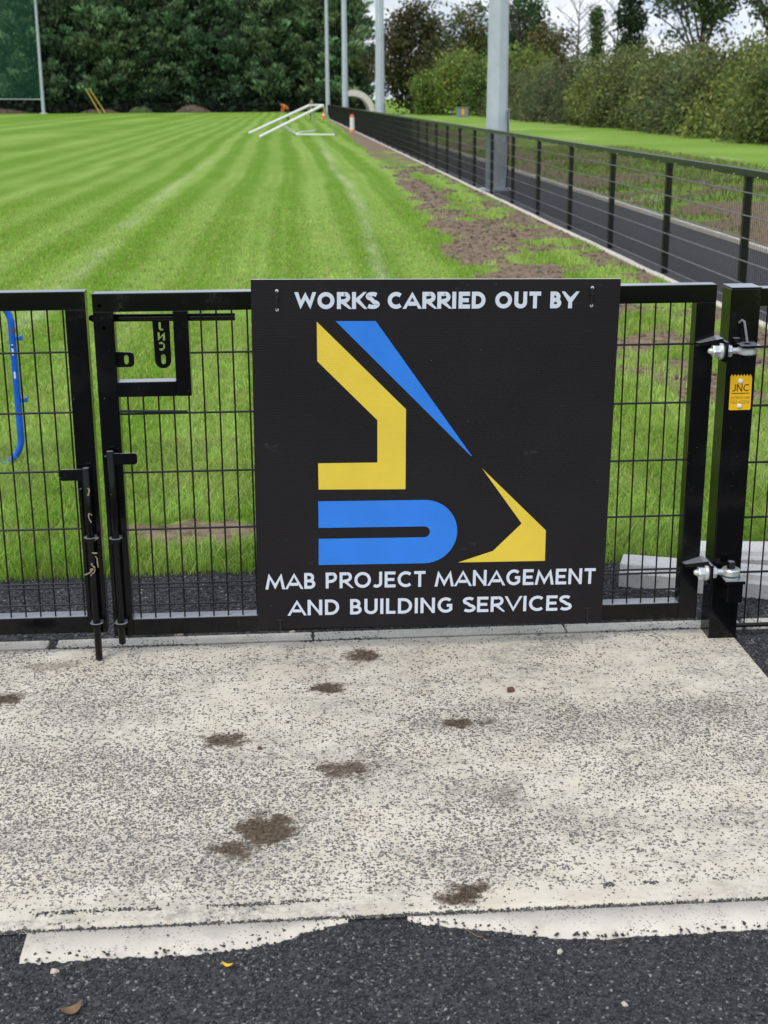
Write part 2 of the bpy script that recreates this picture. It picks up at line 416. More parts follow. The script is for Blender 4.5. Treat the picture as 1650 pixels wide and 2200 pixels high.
def chalk_val(X, Y):
    xa = np.interp(Y, LA[:, 1], LA[:, 0]); xc = np.interp(Y, LC[:, 1], LC[:, 0])
    br = smooth(.35, .65, fbm(X*3, Y*.5, 1.1, 4))
    a = np.exp(-((X-xa)/(.10+.001*Y))**2)*.62*(Y > 7)*smooth(60, 22, Y)*(.15+.85*br)
    c = np.exp(-((X-xc)/(.055+.002*Y))**2)*.8*(Y > 7)*smooth(75, 30, Y)*(.4+.6*br)
    return np.clip(a+c, 0, 1)
def pitch_z(X, Y):
    s = soil_mask(X, Y)
    return .006+.02*smooth(.85, 1.2, Y)+s*(fbm(X, Y, 3, 9)-.45)*.09*smooth(0, 1, 3.9-X)+(fbm(X, Y, .5, 1)-.5)*.02-.03*smooth(.95, .80, Y)

xs = np.concatenate([-np.geomspace(60, 3.2, 40), np.arange(-3.1, 3.9, .08), [3.9]])
ys = np.concatenate([np.arange(.80, 12, .08), np.arange(12, 40, .25), np.geomspace(40, 188, 70)])
grid('pitch', xs, ys, pitch_z, M_PITCH, attrs={'soil': soil_mask, 'stripe': stripe_val, 'chalk': chalk_val},
     label='mown sports pitch of striped green grass with a bare soil margin beside the fence kerb')
sheet('path', 3.97, 5.9, -3, 150, -0.012, M_TARMAC, 4, 60, label='dark tarmac path between the long black fence and a pale kerb')

def bank_soil(X, Y):
    f = fbm(X, Y, .7, 12); e = smooth(11.5, 8.5, X+(fbm(X, Y, .3, 14)-.5)*5)
    return np.clip(smooth(.40, .56, f)*e, 0, 1)
bx_ = np.concatenate([np.arange(5.97, 13, .2), np.geomspace(13, 80, 30)])
by_ = np.concatenate([np.arange(-3, 45, .3), np.geomspace(45, 188, 50)])
grid('grass_verge', bx_, by_, lambda X, Y: -.01+.12*smooth(6.1, 9, X)+(fbm(X, Y, .8, 13)-.5)*.12*smooth(6, 7, X), M_PITCH,
     attrs={'soil': bank_soil, 'stripe': lambda X, Y: fbm(X, Y, .25, 15)*1.1, 'chalk': lambda X, Y: smooth(.62, .8, fbm(X*.4, Y*.15, 1, 16))*.55},
     label='rough weedy bank and bright green verge between the path and the hedge')

# concrete slab at the gate
STAINS = [(.222, -.073, .055, .045, .9), (.093, -.334, .055, .045, .85), (-.226, -.679, .065, .055, .8), (.486, -.626, .05, .03, 1.0), (.56, -.63, .03, .02, .6),
          (.13, -.905, .085, .05, .75), (.07, -.885, .04, .035, .7), (-.094, -1.217, .075, .07, 1.0), (-.12, -1.19, .05, .05, .8), (-.177, -1.315, .06, .045, .8),
          (.376, -1.575, .045, .035, .95), (.40, -1.54, .05, .03, .8), (-.95, -.331, .05, .04, .9), (.565, -1.10, .05, .10, .45), (-.843, -.077, .10, .05, .5),
          (-.196, -.06, .05, .06, .35), (1.30, -.52, .12, .07, .35), (.18, -.80, .04, .03, .45)]
def mud_val(X, Y):
    m = np.zeros_like(X); n = fbm(X, Y, 38, 21)-.5; n2 = fbm(X, Y, 110, 22)-.5
    for (sx, sy, rx, ry, a) in STAINS:
        d = np.sqrt(((X-sx)/rx)**2+((Y-sy)/ry)**2)+n*1.4+n2*1.0
        m = np.maximum(m, a*smooth(1.5, .40, d/1.18))
    return m
def wear_val(X, Y):
    w = smooth(.38, .66, fbm(X, Y*1.6, 1.9, 23))*.75+.22*smooth(-.2, -.9, Y)+.30*smooth(.1, -.6, X)*smooth(-.2, -.6, Y)*smooth(-1.4, -1.1, Y)-.1
    w = w*smooth(-1.60, -1.42, Y)+.0
    w = w-1.3*smooth(-1.545, -1.585, Y)*smooth(.62, .45, fbm(X, Y, 5, 26))
    return np.clip(w-.65*smooth(-.02, .06, Y)*smooth(.55, .40, fbm(X, Y, 6, 25)), -1.2, 1)
sx_ = np.concatenate([np.linspace(-3.0, -1.15, 20), np.arange(-1.14, 1.55, .0075), [1.55]])
sy_ = np.arange(-1.632, .085, .0075)
grid('concrete_slab', sx_, sy_, lambda X, Y: .012+(fbm(X, Y, 5, 24)-.5)*.005-.010*smooth(-1.618, -1.632, Y), M_SLAB, attrs={'mud': mud_val, 'wear': wear_val},
     label='pale concrete gate threshold speckled with tarmac chips and brown mud marks')
# haunching strip along the near edge, partly covered by tarmac
def hedge_n(x): return (fbm(x, x*0, 9, 31)-.5)*.024+(fbm(x, x*0, 60, 32)-.5)*.022
def haunch(x0, x1, y_in, outer):
    n = 160; vs = []; fs = []
    for i in range(n+1):
        u = i/n; x = x0+(x1-x0)*u; yo = outer(u)+hedge_n(x)
        vs += [(x, y_in-.004, .002), (x, y_in-.005, .009), (x, min(yo+.012, y_in-.008), .008), (x, min(yo, y_in-.010), .0)]
        if i:
            for k in range(3): a = (i-1)*4+k; fs.append((a, a+1, a+5, a+4))
    m = MB(); m.add(vs, fs); o = m.build('concrete_haunch', M_CONC, smooth=True); return tag(o, kind='structure')
tag(haunch(-.645, .10, -1.634, lambda u: -1.742+.105*max(0, (u-.62)/.38)**1.4), label='white concrete haunching strip with a square cut end at the slab edge')
tag(haunch(.24, 2.4, -1.638, lambda u: -1.650-.10*min(1, u/.17)**.8+.005*math.sin(u*22)), label='white concrete haunching strip with a wavy tarmac edge')

# edging stones along the gate line
def edging(name, spans, y0, y1, z0, z1, label):
    root = empty(name, (spans[0][0], y0, 0), kind='structure', label=label)
    for (a, b) in spans:
        MB().box((a, y0, z0), (b, y1, z1), .008).build('edging_stone', M_CONC, root)
edging('path_edging', [(-2.7, -1.80), (-1.79, -.885), (-.855, .05), (.056, .965), (.971, 1.615), (1.63, 2.53), (2.54, 3.44), (3.45, 3.88)], .088, .165, -.1, .0145, 'row of pale concrete edging stones under the gate')
def edging_y(name, x0, x1, y0, n, z1, label, every=.915):
    root = empty(name, (x0, y0, 0), kind='structure', label=label)
    me = MB().box((0, 0, -.1), (x1-x0, every-.006, z1), .012).mesh('edging_stone', M_CONC)
    for i in range(n):
        link('edging_stone', me, root, (random.uniform(-.006, .006), i*every, random.uniform(-.004, .004)), (0, 0, random.uniform(-.003, .003)))
edging_y('fence_kerb', 3.885, 3.965, .17, 145, .045, 'long pale concrete kerb at the foot of the long black fence')
edging_y('path_kerb', 5.9, 5.97, -2.5, 150, .05, 'pale concrete kerb along the far side of the tarmac path')

# ------------------------------------------------------------------ stroke lettering (own shapes)
def arc(cx, cy, rx, ry, a0, a1, n=14):
    return [(cx+rx*math.cos(math.radians(a0+(a1-a0)*i/n)), cy+ry*math.sin(math.radians(a0+(a1-a0)*i/n))) for i in range(n+1)]
def glyph(ch, s):
    """centre lines for stroke half width s, capital height 1; returns (polylines, advance)"""
    t = 1-s; e = .12
    if ch == 'A': w = .92; x = .5*.92; k = .30; return [[(s*.3-e*.4, -e), (x, 1.0-s*.2), (w-s*.3+e*.4, -e)], [(.17+s*.5, k), (w-.17-s*.5, k)]], w
    if ch == 'B': return [[(s, 0), (s, 1)], [(s, t), (.30, t)]+arc(.30, .5+(t-.5)/2, .22, (t-.5)/2, 90, -90)+[(s, .5)], [(s, .5), (.34, .5)]+arc(.34, (s+.5)/2, .25, (.5-s)/2, 90, -90)+[(s, s)]], .34+.25+s
    if ch == 'C': return [arc(.5, .5, .5-s, .5-s, 48, 312, 24)], .86
    if ch == 'D': return [[(s, 0), (s, 1)], [(s, t), (.33, t)]+arc(.33, .5, .5-s, .5-s, 90, -90, 20)+[(s, s)]], .83
    if ch == 'E': return [[(s, 0), (s, 1)], [(s, t), (.54, t)], [(s, .5), (.49, .5)], [(s, s), (.55, s)]], .55
    if ch == 'G': return [arc(.5, .5, .5-s, .5-s, 48, 318, 24), [(.90-s, .17), (.90-s, .5-s*.2), (.56, .5-s*.2)]], .91
    if ch == 'I': return [[(s, 0), (s, 1)]], 2*s
    if ch == 'J': return [[(.46-s, 1), (.46-s, .30)]+arc(.46-s-.19, .28, .19, .28-s, 0, -135, 10)], .46
    if ch == 'K': return [[(s, 0), (s, 1)], [(.62+e*.6, 1+e), (.10+s, .47)], [(.24, .60), (.66+e*.6, -e)]], .68
    if ch == 'L': return [[(s, 1), (s, 0)], [(s, s), (.50, s)]], .50
    if ch == 'M': return [[(.0+s*.6-e*.12, -e), (.16+s*.3, .96), (.5, .12), (.84-s*.3, .96), (1.0-s*.6+e*.12, -e)]], 1.0
    if ch == 'N': return [[(s, 0), (s, 1)], [(s*.8, 1.02), (.78-s*.8, -.02)], [(.78-s, 0), (.78-s, 1)]], .78
    if ch == 'O': return [arc(.51, .5, .51-s, .5-s, 0, 360, 32)], 1.02
    if ch == 'P': return [[(s, 0), (s, 1)], [(s, t), (.32, t)]+arc(.32, .5+(t-.44)/2-.03, .25, (t-.41)/2, 90, -90)+[(s, .41)]], .32+.25+s
    if ch == 'R': return [[(s, 0), (s, 1)], [(s, t), (.32, t)]+arc(.32, .5+(t-.44)/2-.03, .25, (t-.41)/2, 90, -90)+[(s, .41)], [(.28, .44), (.60+e*.7, -e)]], .66
    if ch == 'S': return [arc(.29, .74, .24-s*.15, .26-s, 35, 250, 14)+arc(.29, .27, .26-s*.15, .27-s, 75, -145, 14)], .57
    if ch == 'T': return [[(.32, 0), (.32, 1)], [(0, t), (.64, t)]], .64
    if ch == 'U': return [[(s, 1), (s, .35)]+arc(.37, .35, .37-s, .35-s, 180, 360, 18)+[(.74-s, 1)]], .74
    if ch == 'V': return [[(s*.4-e*.4, 1+e), (.44, s*.2), (.88-s*.4+e*.4, 1+e)]], .88
    if ch == 'W': return [[(s*.5-e*.25, 1+e), (.32, .06), (.63, .94), (.94, .06), (1.26-s*.5+e*.25, 1+e)]], 1.26
    if ch == 'Y': return [[(s*.3-e*.6, 1+e), (.38, .42), (.76-s*.3+e*.6, 1+e)], [(.38, .45), (.38, 0)]], .76
    # small lettering
    if ch == 'j': return [[(.12, .68), (.12, -.05), (0, -.15)], [(.12, .86), (.12, .95)]], .24
    if ch == 'n': return [[(s, 0), (s, .68)], [(s, .5)]+arc(.25, .45, .25-s, .23-s, 180, 0, 8)+[(.5-s, 0)]], .5
    if ch == 'c': return [arc(.28, .34, .28-s, .34-s, 50, 310, 12)], .48
    if ch == 'f': return [[(.36, .95), (.2, .9), (.14, .75), (.14, 0)], [(0, .62), (.34, .62)]], .34
    if ch == 'e': return [[(s, .36), (.54-s, .36)]+arc(.27, .34, .27-s, .34-s, 5, 310, 12)], .54
    if ch == '.': return [[(.06, 0), (.06, .14)]], .12
    if ch == 'o': return [arc(.28, .34, .28-s, .34-s, 0, 360, 14)], .56
    if ch == 'm': return [[(s, 0), (s, .68)], [(s, .5)]+arc(.22, .48, .22-s, .2-s, 180, 0, 6)+[(.44-s, 0)], [(.44-s, .5)]+arc(.62, .48, .22-s, .2-s, 180, 0, 6)+[(.84-s, 0)]], .84
    if ch == '0': return [arc(.29, .5, .29-s, .5-s, 0, 360, 18)], .58
    if ch == '6': return [[(.44, 1), (.14, .5)], arc(.29, .3, .29-s, .3-s, 0, 360, 14)], .58
    if ch == '2': return [arc(.27, .72, .27-s, .28-s, 160, -20, 10)+[(s, s), (.56, s)]], .56
    if ch == '1': return [[(.05, .8), (.22, .95), (.22, 0)]], .32
    if ch == '4': return [[(.42, 0), (.42, 1), (.03, .28), (.58, .28)]], .58
    if ch == '-': return [[(0, .4), (.3, .4)]], .3
    return [], .30
GW = dict(A=.95, B=.70, C=.90, D=.86, E=.67, G=.91, J=.55, K=.77, L=.56, M=1.13, N=.88, O=1.05, P=.72, R=.78, S=.68, T=.70, U=.80, V=.90, W=1.19, Y=.82)
def wide_glyph(ch, s):
    pls, w = glyph(ch, s)
    if ch not in GW: return pls, w
    k = (GW[ch]-2*s)/(w-2*s)
    return [[(s+(x-s)*k, y) for x, y in pl] for pl in pls], GW[ch]
def offset_line(pl, s):
    """left and right edge of a stroke with mitred corners"""
    P = [Vector((a, b)) for a, b in pl]; closed = (P[0]-P[-1]).length < 1e-6 and len(P) > 3
    n = len(P); L = []; R = []
    for i in range(n):
        if closed: a = P[i-1] if i else P[-2]; b = P[(i+1) % n] if i < n-1 else P[1]
        else: a = P[max(i-1, 0)]; b = P[min(i+1, n-1)]
        d1 = (P[i]-a); d2 = (b-P[i])
        if d1.length < 1e-9: d1 = d2
        if d2.length < 1e-9: d2 = d1
        d1.normalize(); d2.normalize()
        n1 = Vector((-d1.y, d1.x)); n2 = Vector((-d2.y, d2.x)); mt = n1+n2
        if mt.length < 1e-6: mt = n1
        mt.normalize(); k = s/max(.28, mt.dot(n1))
        L.append(P[i]+mt*k); R.append(P[i]-mt*k)
    return L, R
def text_mesh(txt, weight, x0, x1, z0, z1, y, clamp=True, track=.13, space=.34, step=.00012):
    """flat strokes facing -y, fitted to the box; each stroke of a letter is laid a hair further out"""
    s = weight/2; items = []; cur = 0
    for ch in txt:
        if ch == ' ': cur += space; continue
        pls, w = wide_glyph(ch, s); items.append((cur, pls)); cur += w+track
    cur -= track; kx = (x1-x0)/cur; kz = (z1-z0); m = MB()
    for ox, pls in items:
        for j, pl in enumerate(pls):
            L, R = offset_line(pl, s); n = len(L); yy = y-step*j
            cl = (lambda v: min(1, max(0, v))) if clamp else (lambda v: v)
            V = [(x0+(ox+p.x)*kx, yy, z0+cl(p.y)*kz) for p in L]+[(x0+(ox+p.x)*kx, yy, z0+cl(p.y)*kz) for p in R]
            m.add(V, [(i, i+1, n+i+1, n+i) for i in range(n-1)])
    return m

def holed_plate(outline, holes, thick):
    """plate in x,z with real cut-outs, thickness along y"""
    cu = bpy.data.curves.new('tmp', 'CURVE'); cu.dimensions = '2D'; cu.fill_mode = 'BOTH'; cu.extrude = thick/2
    for pl in [outline]+holes:
        sp = cu.splines.new('POLY'); sp.points.add(len(pl)-1); sp.use_cyclic_u = True
        for p, (x, z) in zip(sp.points, pl): p.co = (x, z, 0, 1)
    ob = bpy.data.objects.new('tmp', cu); me = bpy.data.meshes.new_from_object(ob)
    bpy.data.objects.remove(ob); bpy.data.curves.remove(cu)
    me.transform(Matrix.Rotation(PI/2, 4, 'X')); return me
# ------------------------------------------------------------------ sign board
sg = empty('sign_board', (.470, -.034, .7015), (0, .0125, 0), label='square black company sign with yellow and blue logo tied to the gate', cat='sign')
def sg_part(mb, name, mat, parent=sg, **kw): return link(name, mb.mesh(name, mat, kw.pop('smooth', None)), parent, **kw)
panel = sg_part(MB().box((-.6, -.002, -.598), (.6, .0022, .598)), 'panel', M_BOARD)
sg_part(MB().box((-.6005, -.0017, .5978), (.6005, .0019, .5995)), 'edge_strip', M_BOARDEDGE)
def poly_part(name, pts, mat):
    me = holed_plate(pts, [], .0006); me.materials.append(mat)
    for v in me.vertices: v.co.y -= .0025
    return link(name, me, sg)
o = poly_part('logo_shape', [(-.3898, .4627), (-.0971, .1713), (-.0957, -.1037), (-.3878, -.1014), (-.3889, -.0104), (-.1909, -.0099), (-.1917, .1351), (-.3892, .3337)], M_PYEL); tag(o, label='yellow angular logo band')
o = poly_part('logo_shape', [(-.3288, .4644), (-.1988, .4641), (.1259, .0101), (.1235, .0090)], M_PBLU); tag(o, label='long blue logo wedge')
cx, cz, ro_, ri_ = -.0300, -.2555, .1130, .0195
u_pts = [(-.3896, cz+ro_), (cx, cz+ro_)]+arc(cx, cz, ro_, ro_, 88, -88, 24)+[(cx, cz-ro_), (-.3896, cz-ro_), (-.3888, cz-ri_), (cx, cz-ri_)]+arc(cx, cz, ri_, ri_, -80, 80, 10)+[(cx, cz+ri_), (-.3888, cz+ri_)]
o = poly_part('logo_shape', u_pts, M_PBLU); tag(o, label='blue rounded double bar of the logo')
o = poly_part('logo_shape', [(.1624, -.0345), (.3882, -.2567), (.3896, -.3667), (.0886, -.3674), (.2081, -.3279), (.3039, -.2307)], M_PYEL); tag(o, label='yellow pointed logo corner')
def letter_part(txt, weight, box, track, space):
    le = link('lettering', None, sg, label='white capitals reading '+txt); s_ = weight/2; cur = 0; items = []
    for ch in txt:
        if ch == ' ': cur += space; continue
        w = wide_glyph(ch, s_)[1]; items.append((ch, cur, cur+w)); cur += w+track
    kx = (box[1]-box[0])/(cur-track)
    for ch, a, b in items:
        me = text_mesh(ch, weight, box[0]+a*kx, box[0]+b*kx, box[2], box[3], -.0026).mesh('letter', M_LETTER)
        bm = bmesh.new(); bm.from_mesh(me)
        for f in bm.faces:
            f.normal_update()
            if f.normal.y > 0: f.normal_flip()
        bm.to_mesh(me); bm.free(); link('letter', me, le)
letter_part('WORKS CARRIED OUT BY', .245, (-.457, .4575, .5035, .558), .155, .46)
letter_part('MAB PROJECT MANAGEMENT', .185, (-.5688, .5684, -.4540, -.3965), .165, .50)
letter_part('AND BUILDING SERVICES', .185, (-.492, .487, -.551, -.4945), .165, .50)
def sg_tie(pts, tail=None):
    t = sg_part(MB().tube(pts, .0028, 6), 'cable_tie', M_TIE, smooth=40)
    return t
for (x, z0, z1) in ((-.518, .502, .562), (.506, .512, .570)):
    t = sg_part(MB().box((x-.0028, -.0065, z0), (x+.0028, -.0022, z1), .001).box((x-.0048, -.012, (z0+z1)/2+.004), (x+.0048, -.0023, (z0+z1)/2+.014), .0015), 'cable_tie', M_TIE)
    for zz in (z0, z1):
        mm = MB()
        mm.lathe([(.0035, -.0016), (.0058, -.0004), (.0030, .0006)], (x+.001, -.0030, zz), 7, 'Y')
        sg_part(mm, 'torn_hole_rim', M_TIEW, t)
for (x, z0) in ((-.5233, -.564), (.548, -.543)):
    t = sg_part(MB().box((x-.003, -.0065, -.603), (x+.003, -.0022, z0), .001).box((x-.012, -.0055, z0-.003), (x+.012, -.0022, z0+.002), .001), 'cable_tie', M_TIE)

# ------------------------------------------------------------------ gates
def cyl_mesh(name, r, L, mat, n=8):
    return MB().tube([(0, 0, 0), (0, 0, L)], r, n).mesh(name, mat, smooth=50)
def rrect(x0, z0, x1, z1, r, n=6):
    return arc(x1-r, z1-r, r, r, 0, 90, n)+arc(x0+r, z1-r, r, r, 90, 180, n)+arc(x0+r, z0+r, r, r, 180, 270, n)+arc(x1-r, z0+r, r, r, 270, 360, n)

GZ = 1.265
def gate(x0, x1, zoff, wires, label, base):
    g_ = empty('mesh_gate', base, label=label, cat='gate')
    zb, zt = .086+zoff, GZ+zoff; ST, RL, DP = .066, .060, .060
    if zoff > 0: zb += .008
    fb = .0035
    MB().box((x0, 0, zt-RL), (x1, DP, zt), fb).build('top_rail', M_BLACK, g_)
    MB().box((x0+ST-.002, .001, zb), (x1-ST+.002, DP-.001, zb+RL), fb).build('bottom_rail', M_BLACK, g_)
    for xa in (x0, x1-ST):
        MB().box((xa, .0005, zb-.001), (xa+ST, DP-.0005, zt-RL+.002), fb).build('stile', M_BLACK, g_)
    lo, hi = zb+RL-.006, zt-RL+.006
    yw = .014
    meF = cyl_mesh('vertical_wire', .0029, hi-lo, M_WIRE, 6)
    for x, top in wires:
        if top is None: link('vertical_wire', meF, g_, (x-base[0], yw-base[1], lo-base[2]))
        else: link('vertical_wire', cyl_mesh('vertical_wire', .0029, top-lo, M_WIRE, 6), g_, (x-base[0], yw-base[1], lo-base[2]))
    return g_, lo, hi, yw
def hwire(g_, xa, xb, y, z, r=.0036):
    MB().tube([(xa, y, z), (xb, y, z)], r, 8).build('horizontal_wire', M_WIRE, g_, smooth=50)

# right leaf
BX0, BX1 = -.633, 1.411
LB = .925      # underside of the lock box
wires = [(-.2891+.05*i, None) for i in range(0, 33)]+[(-.2891-.05*i, LB+.004) for i in range(1, 6)]
G1, lo, hi, yw = gate(BX0, BX1, 0.0, wires, 'black mesh gate leaf with slide bolt and lock box carrying the company sign', (-.60, 0, 0))
for z in (.8676, .6676, .4676, .272, .2575, .196):
    hwire(G1, -.570, 1.348, yw-.0065, z)
hwire(G1, -.328, 1.348, yw-.0065, 1.0676)
MB().tube([(-.568, yw-.016, .8795), (-.345, yw-.016, .874)], .0045, 8).build('stiffener_rod', M_WIRE, G1, smooth=50)
# lock box frame
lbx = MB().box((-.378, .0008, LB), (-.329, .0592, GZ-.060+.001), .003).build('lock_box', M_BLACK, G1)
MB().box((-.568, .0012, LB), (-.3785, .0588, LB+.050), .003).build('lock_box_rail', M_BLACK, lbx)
for (hx, hz) in ((-.610, 1.226), (-.600, 1.154)):
    MB().lathe([(.0045, -.0012), (.0062, .0004)], (hx, 0, hz), 12, 'Y').build('hole_shade_disc', M_HOLE_SHADE, G1)  # solid black disc, painting the shade inside a bolt hole
# slide bolt with lettered handle
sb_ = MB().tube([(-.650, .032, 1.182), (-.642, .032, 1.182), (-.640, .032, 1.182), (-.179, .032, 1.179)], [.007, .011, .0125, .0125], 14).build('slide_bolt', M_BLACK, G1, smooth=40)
pc = -.4205
def letter_hole(ch, zc, h, w):
    s_ = .12
    pls, adv = glyph(ch, s_)
    if ch == 'N': pl = [(s_, 0), (s_, 1-s_*.2), (.78-s_, s_*.2), (.78-s_, 1)]
    else: pl = pls[0]
    L, R = offset_line(pl, s_*.9)
    pts = L+R[::-1]
    return [(pc-((p.x/adv)-.5)*w, zc+(min(1, max(0, p.y))-.5)*h) for p in pts]
holes = [letter_hole('J', 1.152, .027, .015), letter_hole('N', 1.119, .027, .024), letter_hole('C', 1.087, .029, .021), rrect(pc-.0075+.003, 1.028, pc+.0075+.003, 1.060, .0072)]
outl = [(pc-.027, 1.178)]+arc(pc+.002, 1.040, .0265, .0265, 180, 360, 14)+[(pc+.028, 1.178)]
hm = holed_plate(outl, holes, .006); hm.materials.append(M_BLACK)
for v in hm.vertices: v.co = (v.co.x+.60, v.co.y+.032, v.co.z)
link('handle_plate', hm, sb_, label='bolt handle with cut out letters JNC seen mirrored')
tm = holed_plate([(-.572, 1.020)]+arc(-.526, 1.034, .0135, .0135, 270, 360, 6)+arc(-.526, 1.056, .0135, .0135, 0, 90, 6)+[(-.572, 1.070)], [rrect(-.5445, 1.030, -.5305, 1.060, .0068)], .006); tm.materials.append(M_BLACK)
for v in tm.vertices: v.co = (v.co.x+.60, v.co.y+.030, v.co.z)
link('lock_tab', tm, G1)

def drop_bolt(g_, x, z_top, z_bot, side, tab_z, ring_z):
    d = MB().tube([(x, -.030, z_bot), (x, -.030, z_bot+.004), (x, -.030, z_top-.003), (x, -.030, z_top)], [.0095, .0125, .0125, .011], 14).build('drop_bolt', M_BLACK, g_, smooth=40)
    xa, xb = (x-.088, x-.004) if side < 0 else (x+.004, x+.088)
    tm_ = holed_plate(rrect(xa, tab_z[0], xb, tab_z[1], .010), [], .006); tm_.materials.append(M_BLACK)
    for v in tm_.vertices: v.co = (v.co.x-g_.location.x, v.co.y-.030, v.co.z)
    link('handle_tab', tm_, d)
    for z in ring_z:
        MB().lathe([(.0140, z), (.0225, z), (.0225, z+.012), (.0140, z+.012)], (x, -.030, 0), 16).box((x-.020, -.014, z+.0005), (x+.020, .002, z+.0115), .001).build('guide_ring', M_BLACK, g_, smooth=40)
    return d
drop_bolt(G1, -.603, .752, .070, +1, (.706, .744), (.136, .440))
MB().box((-.6245, -.016, .16), (-.6175, .001, .73), .001).build('guide_strip', M_BLACK, G1)
# hinges of the right leaf
def hinge(z, up_pin):
    h = MB()
    h.add([(1.347, -.001, z+.022), (1.418, -.001, z+.045), (1.418, -.001, z-.012), (1.347, -.001, z+.008), (1.352, -.030, z+.024), (1.424, -.060, z+.043), (1.424, -.060, z+.024), (1.352, -.030, z+.014)],
          [(0, 1, 2, 3), (7, 6, 5, 4), (0, 4, 5, 1), (1, 5, 6, 2), (2, 6, 7, 3), (3, 7, 4, 0)])
    h.box((1.424, -.088, z-.034), (1.4345, .002, z+.036), .003)
    hg = h.build('hinge_bracket', M_BLACK, G1, smooth=30)
    MB().lathe([(.004, 1.376), (.0085, 1.379), (.0105, 1.385), (.0105, 1.436), (.0105, 1.478)], (0, -.050, z), 14, 'X').build('eye_bolt', M_ZINC, hg, smooth=40)
    MB().lathe([(.020, 1.391), (.0215, 1.394), (.0215, 1.412)], (0, -.050, z), 6, 'X').build('nut', M_ZINC, hg)
    MB().lathe([(.0265, 1.4125), (.0285, 1.415), (.0285, 1.4235)], (0, -.050, z), 18, 'X').build('washer', M_ZINC, hg, smooth=40)
    MB().lathe([(.0215, 1.435), (.0215, 1.452), (.0200, 1.455)], (0, -.050, z), 6, 'X').build('nut', M_ZINC, hg)
    MB().lathe([(.0150, z-.012), (.029, z-.012), (.032, z-.008), (.032, z+.008), (.029, z+.012), (.0150, z+.012)], (1.507, -.050, 0), 20).build('eye_ring', M_ZINC, hg, smooth=35)
hinge(1.052, False); hinge(.276, True)

# left leaf
wl_ = [(-.9297+.05*i, None) for i in range(-34, 5)]
G2, lo2, hi2, yw2 = gate(-2.70, -.655, .008, wl_, 'black mesh gate leaf with its drop bolt pushed down beside the blue barrier', (-.70, 0, 0))
for z in (1.0676, .8676, .6676, .4676, .272, .2575, .196):
    hwire(G2, -2.64, -.716, yw2-.0065, z+.009)
d2 = drop_bolt(G2, -.6855, .697, .014, -1, (.655, .693), (.138, .445))
MB().box((-.7135, -.016, .18), (-.7065, .001, .62), .001).build('guide_strip', M_BLACK, G2)
tw = MB(); rr = random.Random(3)
for k in range(11):
    z = .34+.12*rr.random() if k < 8 else .47+.2*rr.random()
    x = -.6855+rr.uniform(-.016, .016); p = Vector((x, -.0445, z)); pts = [p]
    dr = Vector((rr.uniform(-1, 1), 0, rr.uniform(-1.6, 1)))
    for j in range(4):
        p = p+dr*.006; dr.x += rr.uniform(-.8, .8); dr.z += rr.uniform(-.6, .4); p.x = min(-.660, max(-.712, p.x)); p.y = -.045+rr.uniform(-.003, .003); pts.append(p.copy())
    tw.tube(pts, rr.uniform(.0015, .0030), 5)
tw.build('dried_twine', M_TWINE, G2, kind='stuff')

# gate posts
def gate_post(x0, label, first):
    p = empty('gate_post', (x0+.05, .04, 0), label=label, cat='post')
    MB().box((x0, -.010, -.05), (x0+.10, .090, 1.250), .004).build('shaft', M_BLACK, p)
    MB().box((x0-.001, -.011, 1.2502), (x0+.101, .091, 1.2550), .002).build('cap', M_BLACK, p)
    return p
GP = gate_post(1.457, 'square black gate post with a yellow plate next to the sign gate', True)
gate_post(-2.81, 'square black gate post hinging the gate leaf with the lowered drop bolt', False)
# pin brackets
b_ = MB().box((1.478, -.088, 1.066), (1.545, -.009, 1.074), .002).box((1.468, -.030, 1.066), (1.492, -.009, 1.090), .004).build('pin_bracket', M_BLACK, GP)
MB().tube([(1.507, -.050, 1.074), (1.507, -.050, 1.030)], .0135, 14).build('pin', M_BLACK, b_, smooth=40)
b2_ = MB().box((1.480, -.088, .240), (1.550, -.009, .252), .002).box((1.490, -.080, .17), (1.545, -.009, .2405), .003).build('pin_bracket', M_BLACK, GP)
MB().tube([(1.507, -.050, .250), (1.507, -.050, .310), (1.507, -.050, .313)], [.0138, .0138, .0115], 14).build('pin', M_BLACK, b2_, smooth=40)
MB().lathe([(.015, .2525), (.028, .2525), (.028, .2585), (.015, .2585)], (1.507, -.050, 0), 18).build('washer', M_ZINC, b2_, smooth=40)
MB().tube([(1.486, -.018, 1.140), (1.492, -.030, 1.150), (1.498, -.036, 1.146), (1.508, -.05, 1.078)], .0042, 6).build('cable_tie', simple('grey_lit_nylon', (.20, .21, .23), .5), GP, smooth=40)  # light falling on the tie is put into its grey colour
# yellow plate
cr = lambda px, pz: (px, pz)
teeth = []
nt_ = 7; xa, xb = 1.4705, 1.5440
for i in range(nt_):
    w_ = (xb-xa)/nt_; teeth += [(xa+w_*i+.0008, .9570), (xa+w_*(i+.5), .9650)]
teeth.append((xb, .9570))
plate = [(1.4755, .8420), (1.5440, .8420), (1.5470, .8450)]+[(1.5455, .95)]+teeth[::-1]+[(1.4715, .95), (1.4725, .8450)]
pm = holed_plate(plate, [], .0022); pm.materials.append(M_YTAG)
for v in pm.vertices: v.co = (v.co.x-GP.location.x, v.co.y-.0125-GP.location.y, v.co.z)
pl_ = link('name_plate', pm, GP, label='yellow plate with serrated top lettered JNC')
def tag_text(txt, wgt, box, mat, label):
    m = text_mesh(txt, wgt, *box, -.0139, clamp=False, track=.16, step=.00006); o = m.build('lettering', mat, pl_); o['label'] = label; return o
tag_text('JNC', .15, (1.4795, 1.5375, .9065, .9310), M_INK, 'black letters JNC')
MB().box((1.478, -.0141, .8985), (1.539, -.0136, .9010)).build('underline', M_INK, pl_)
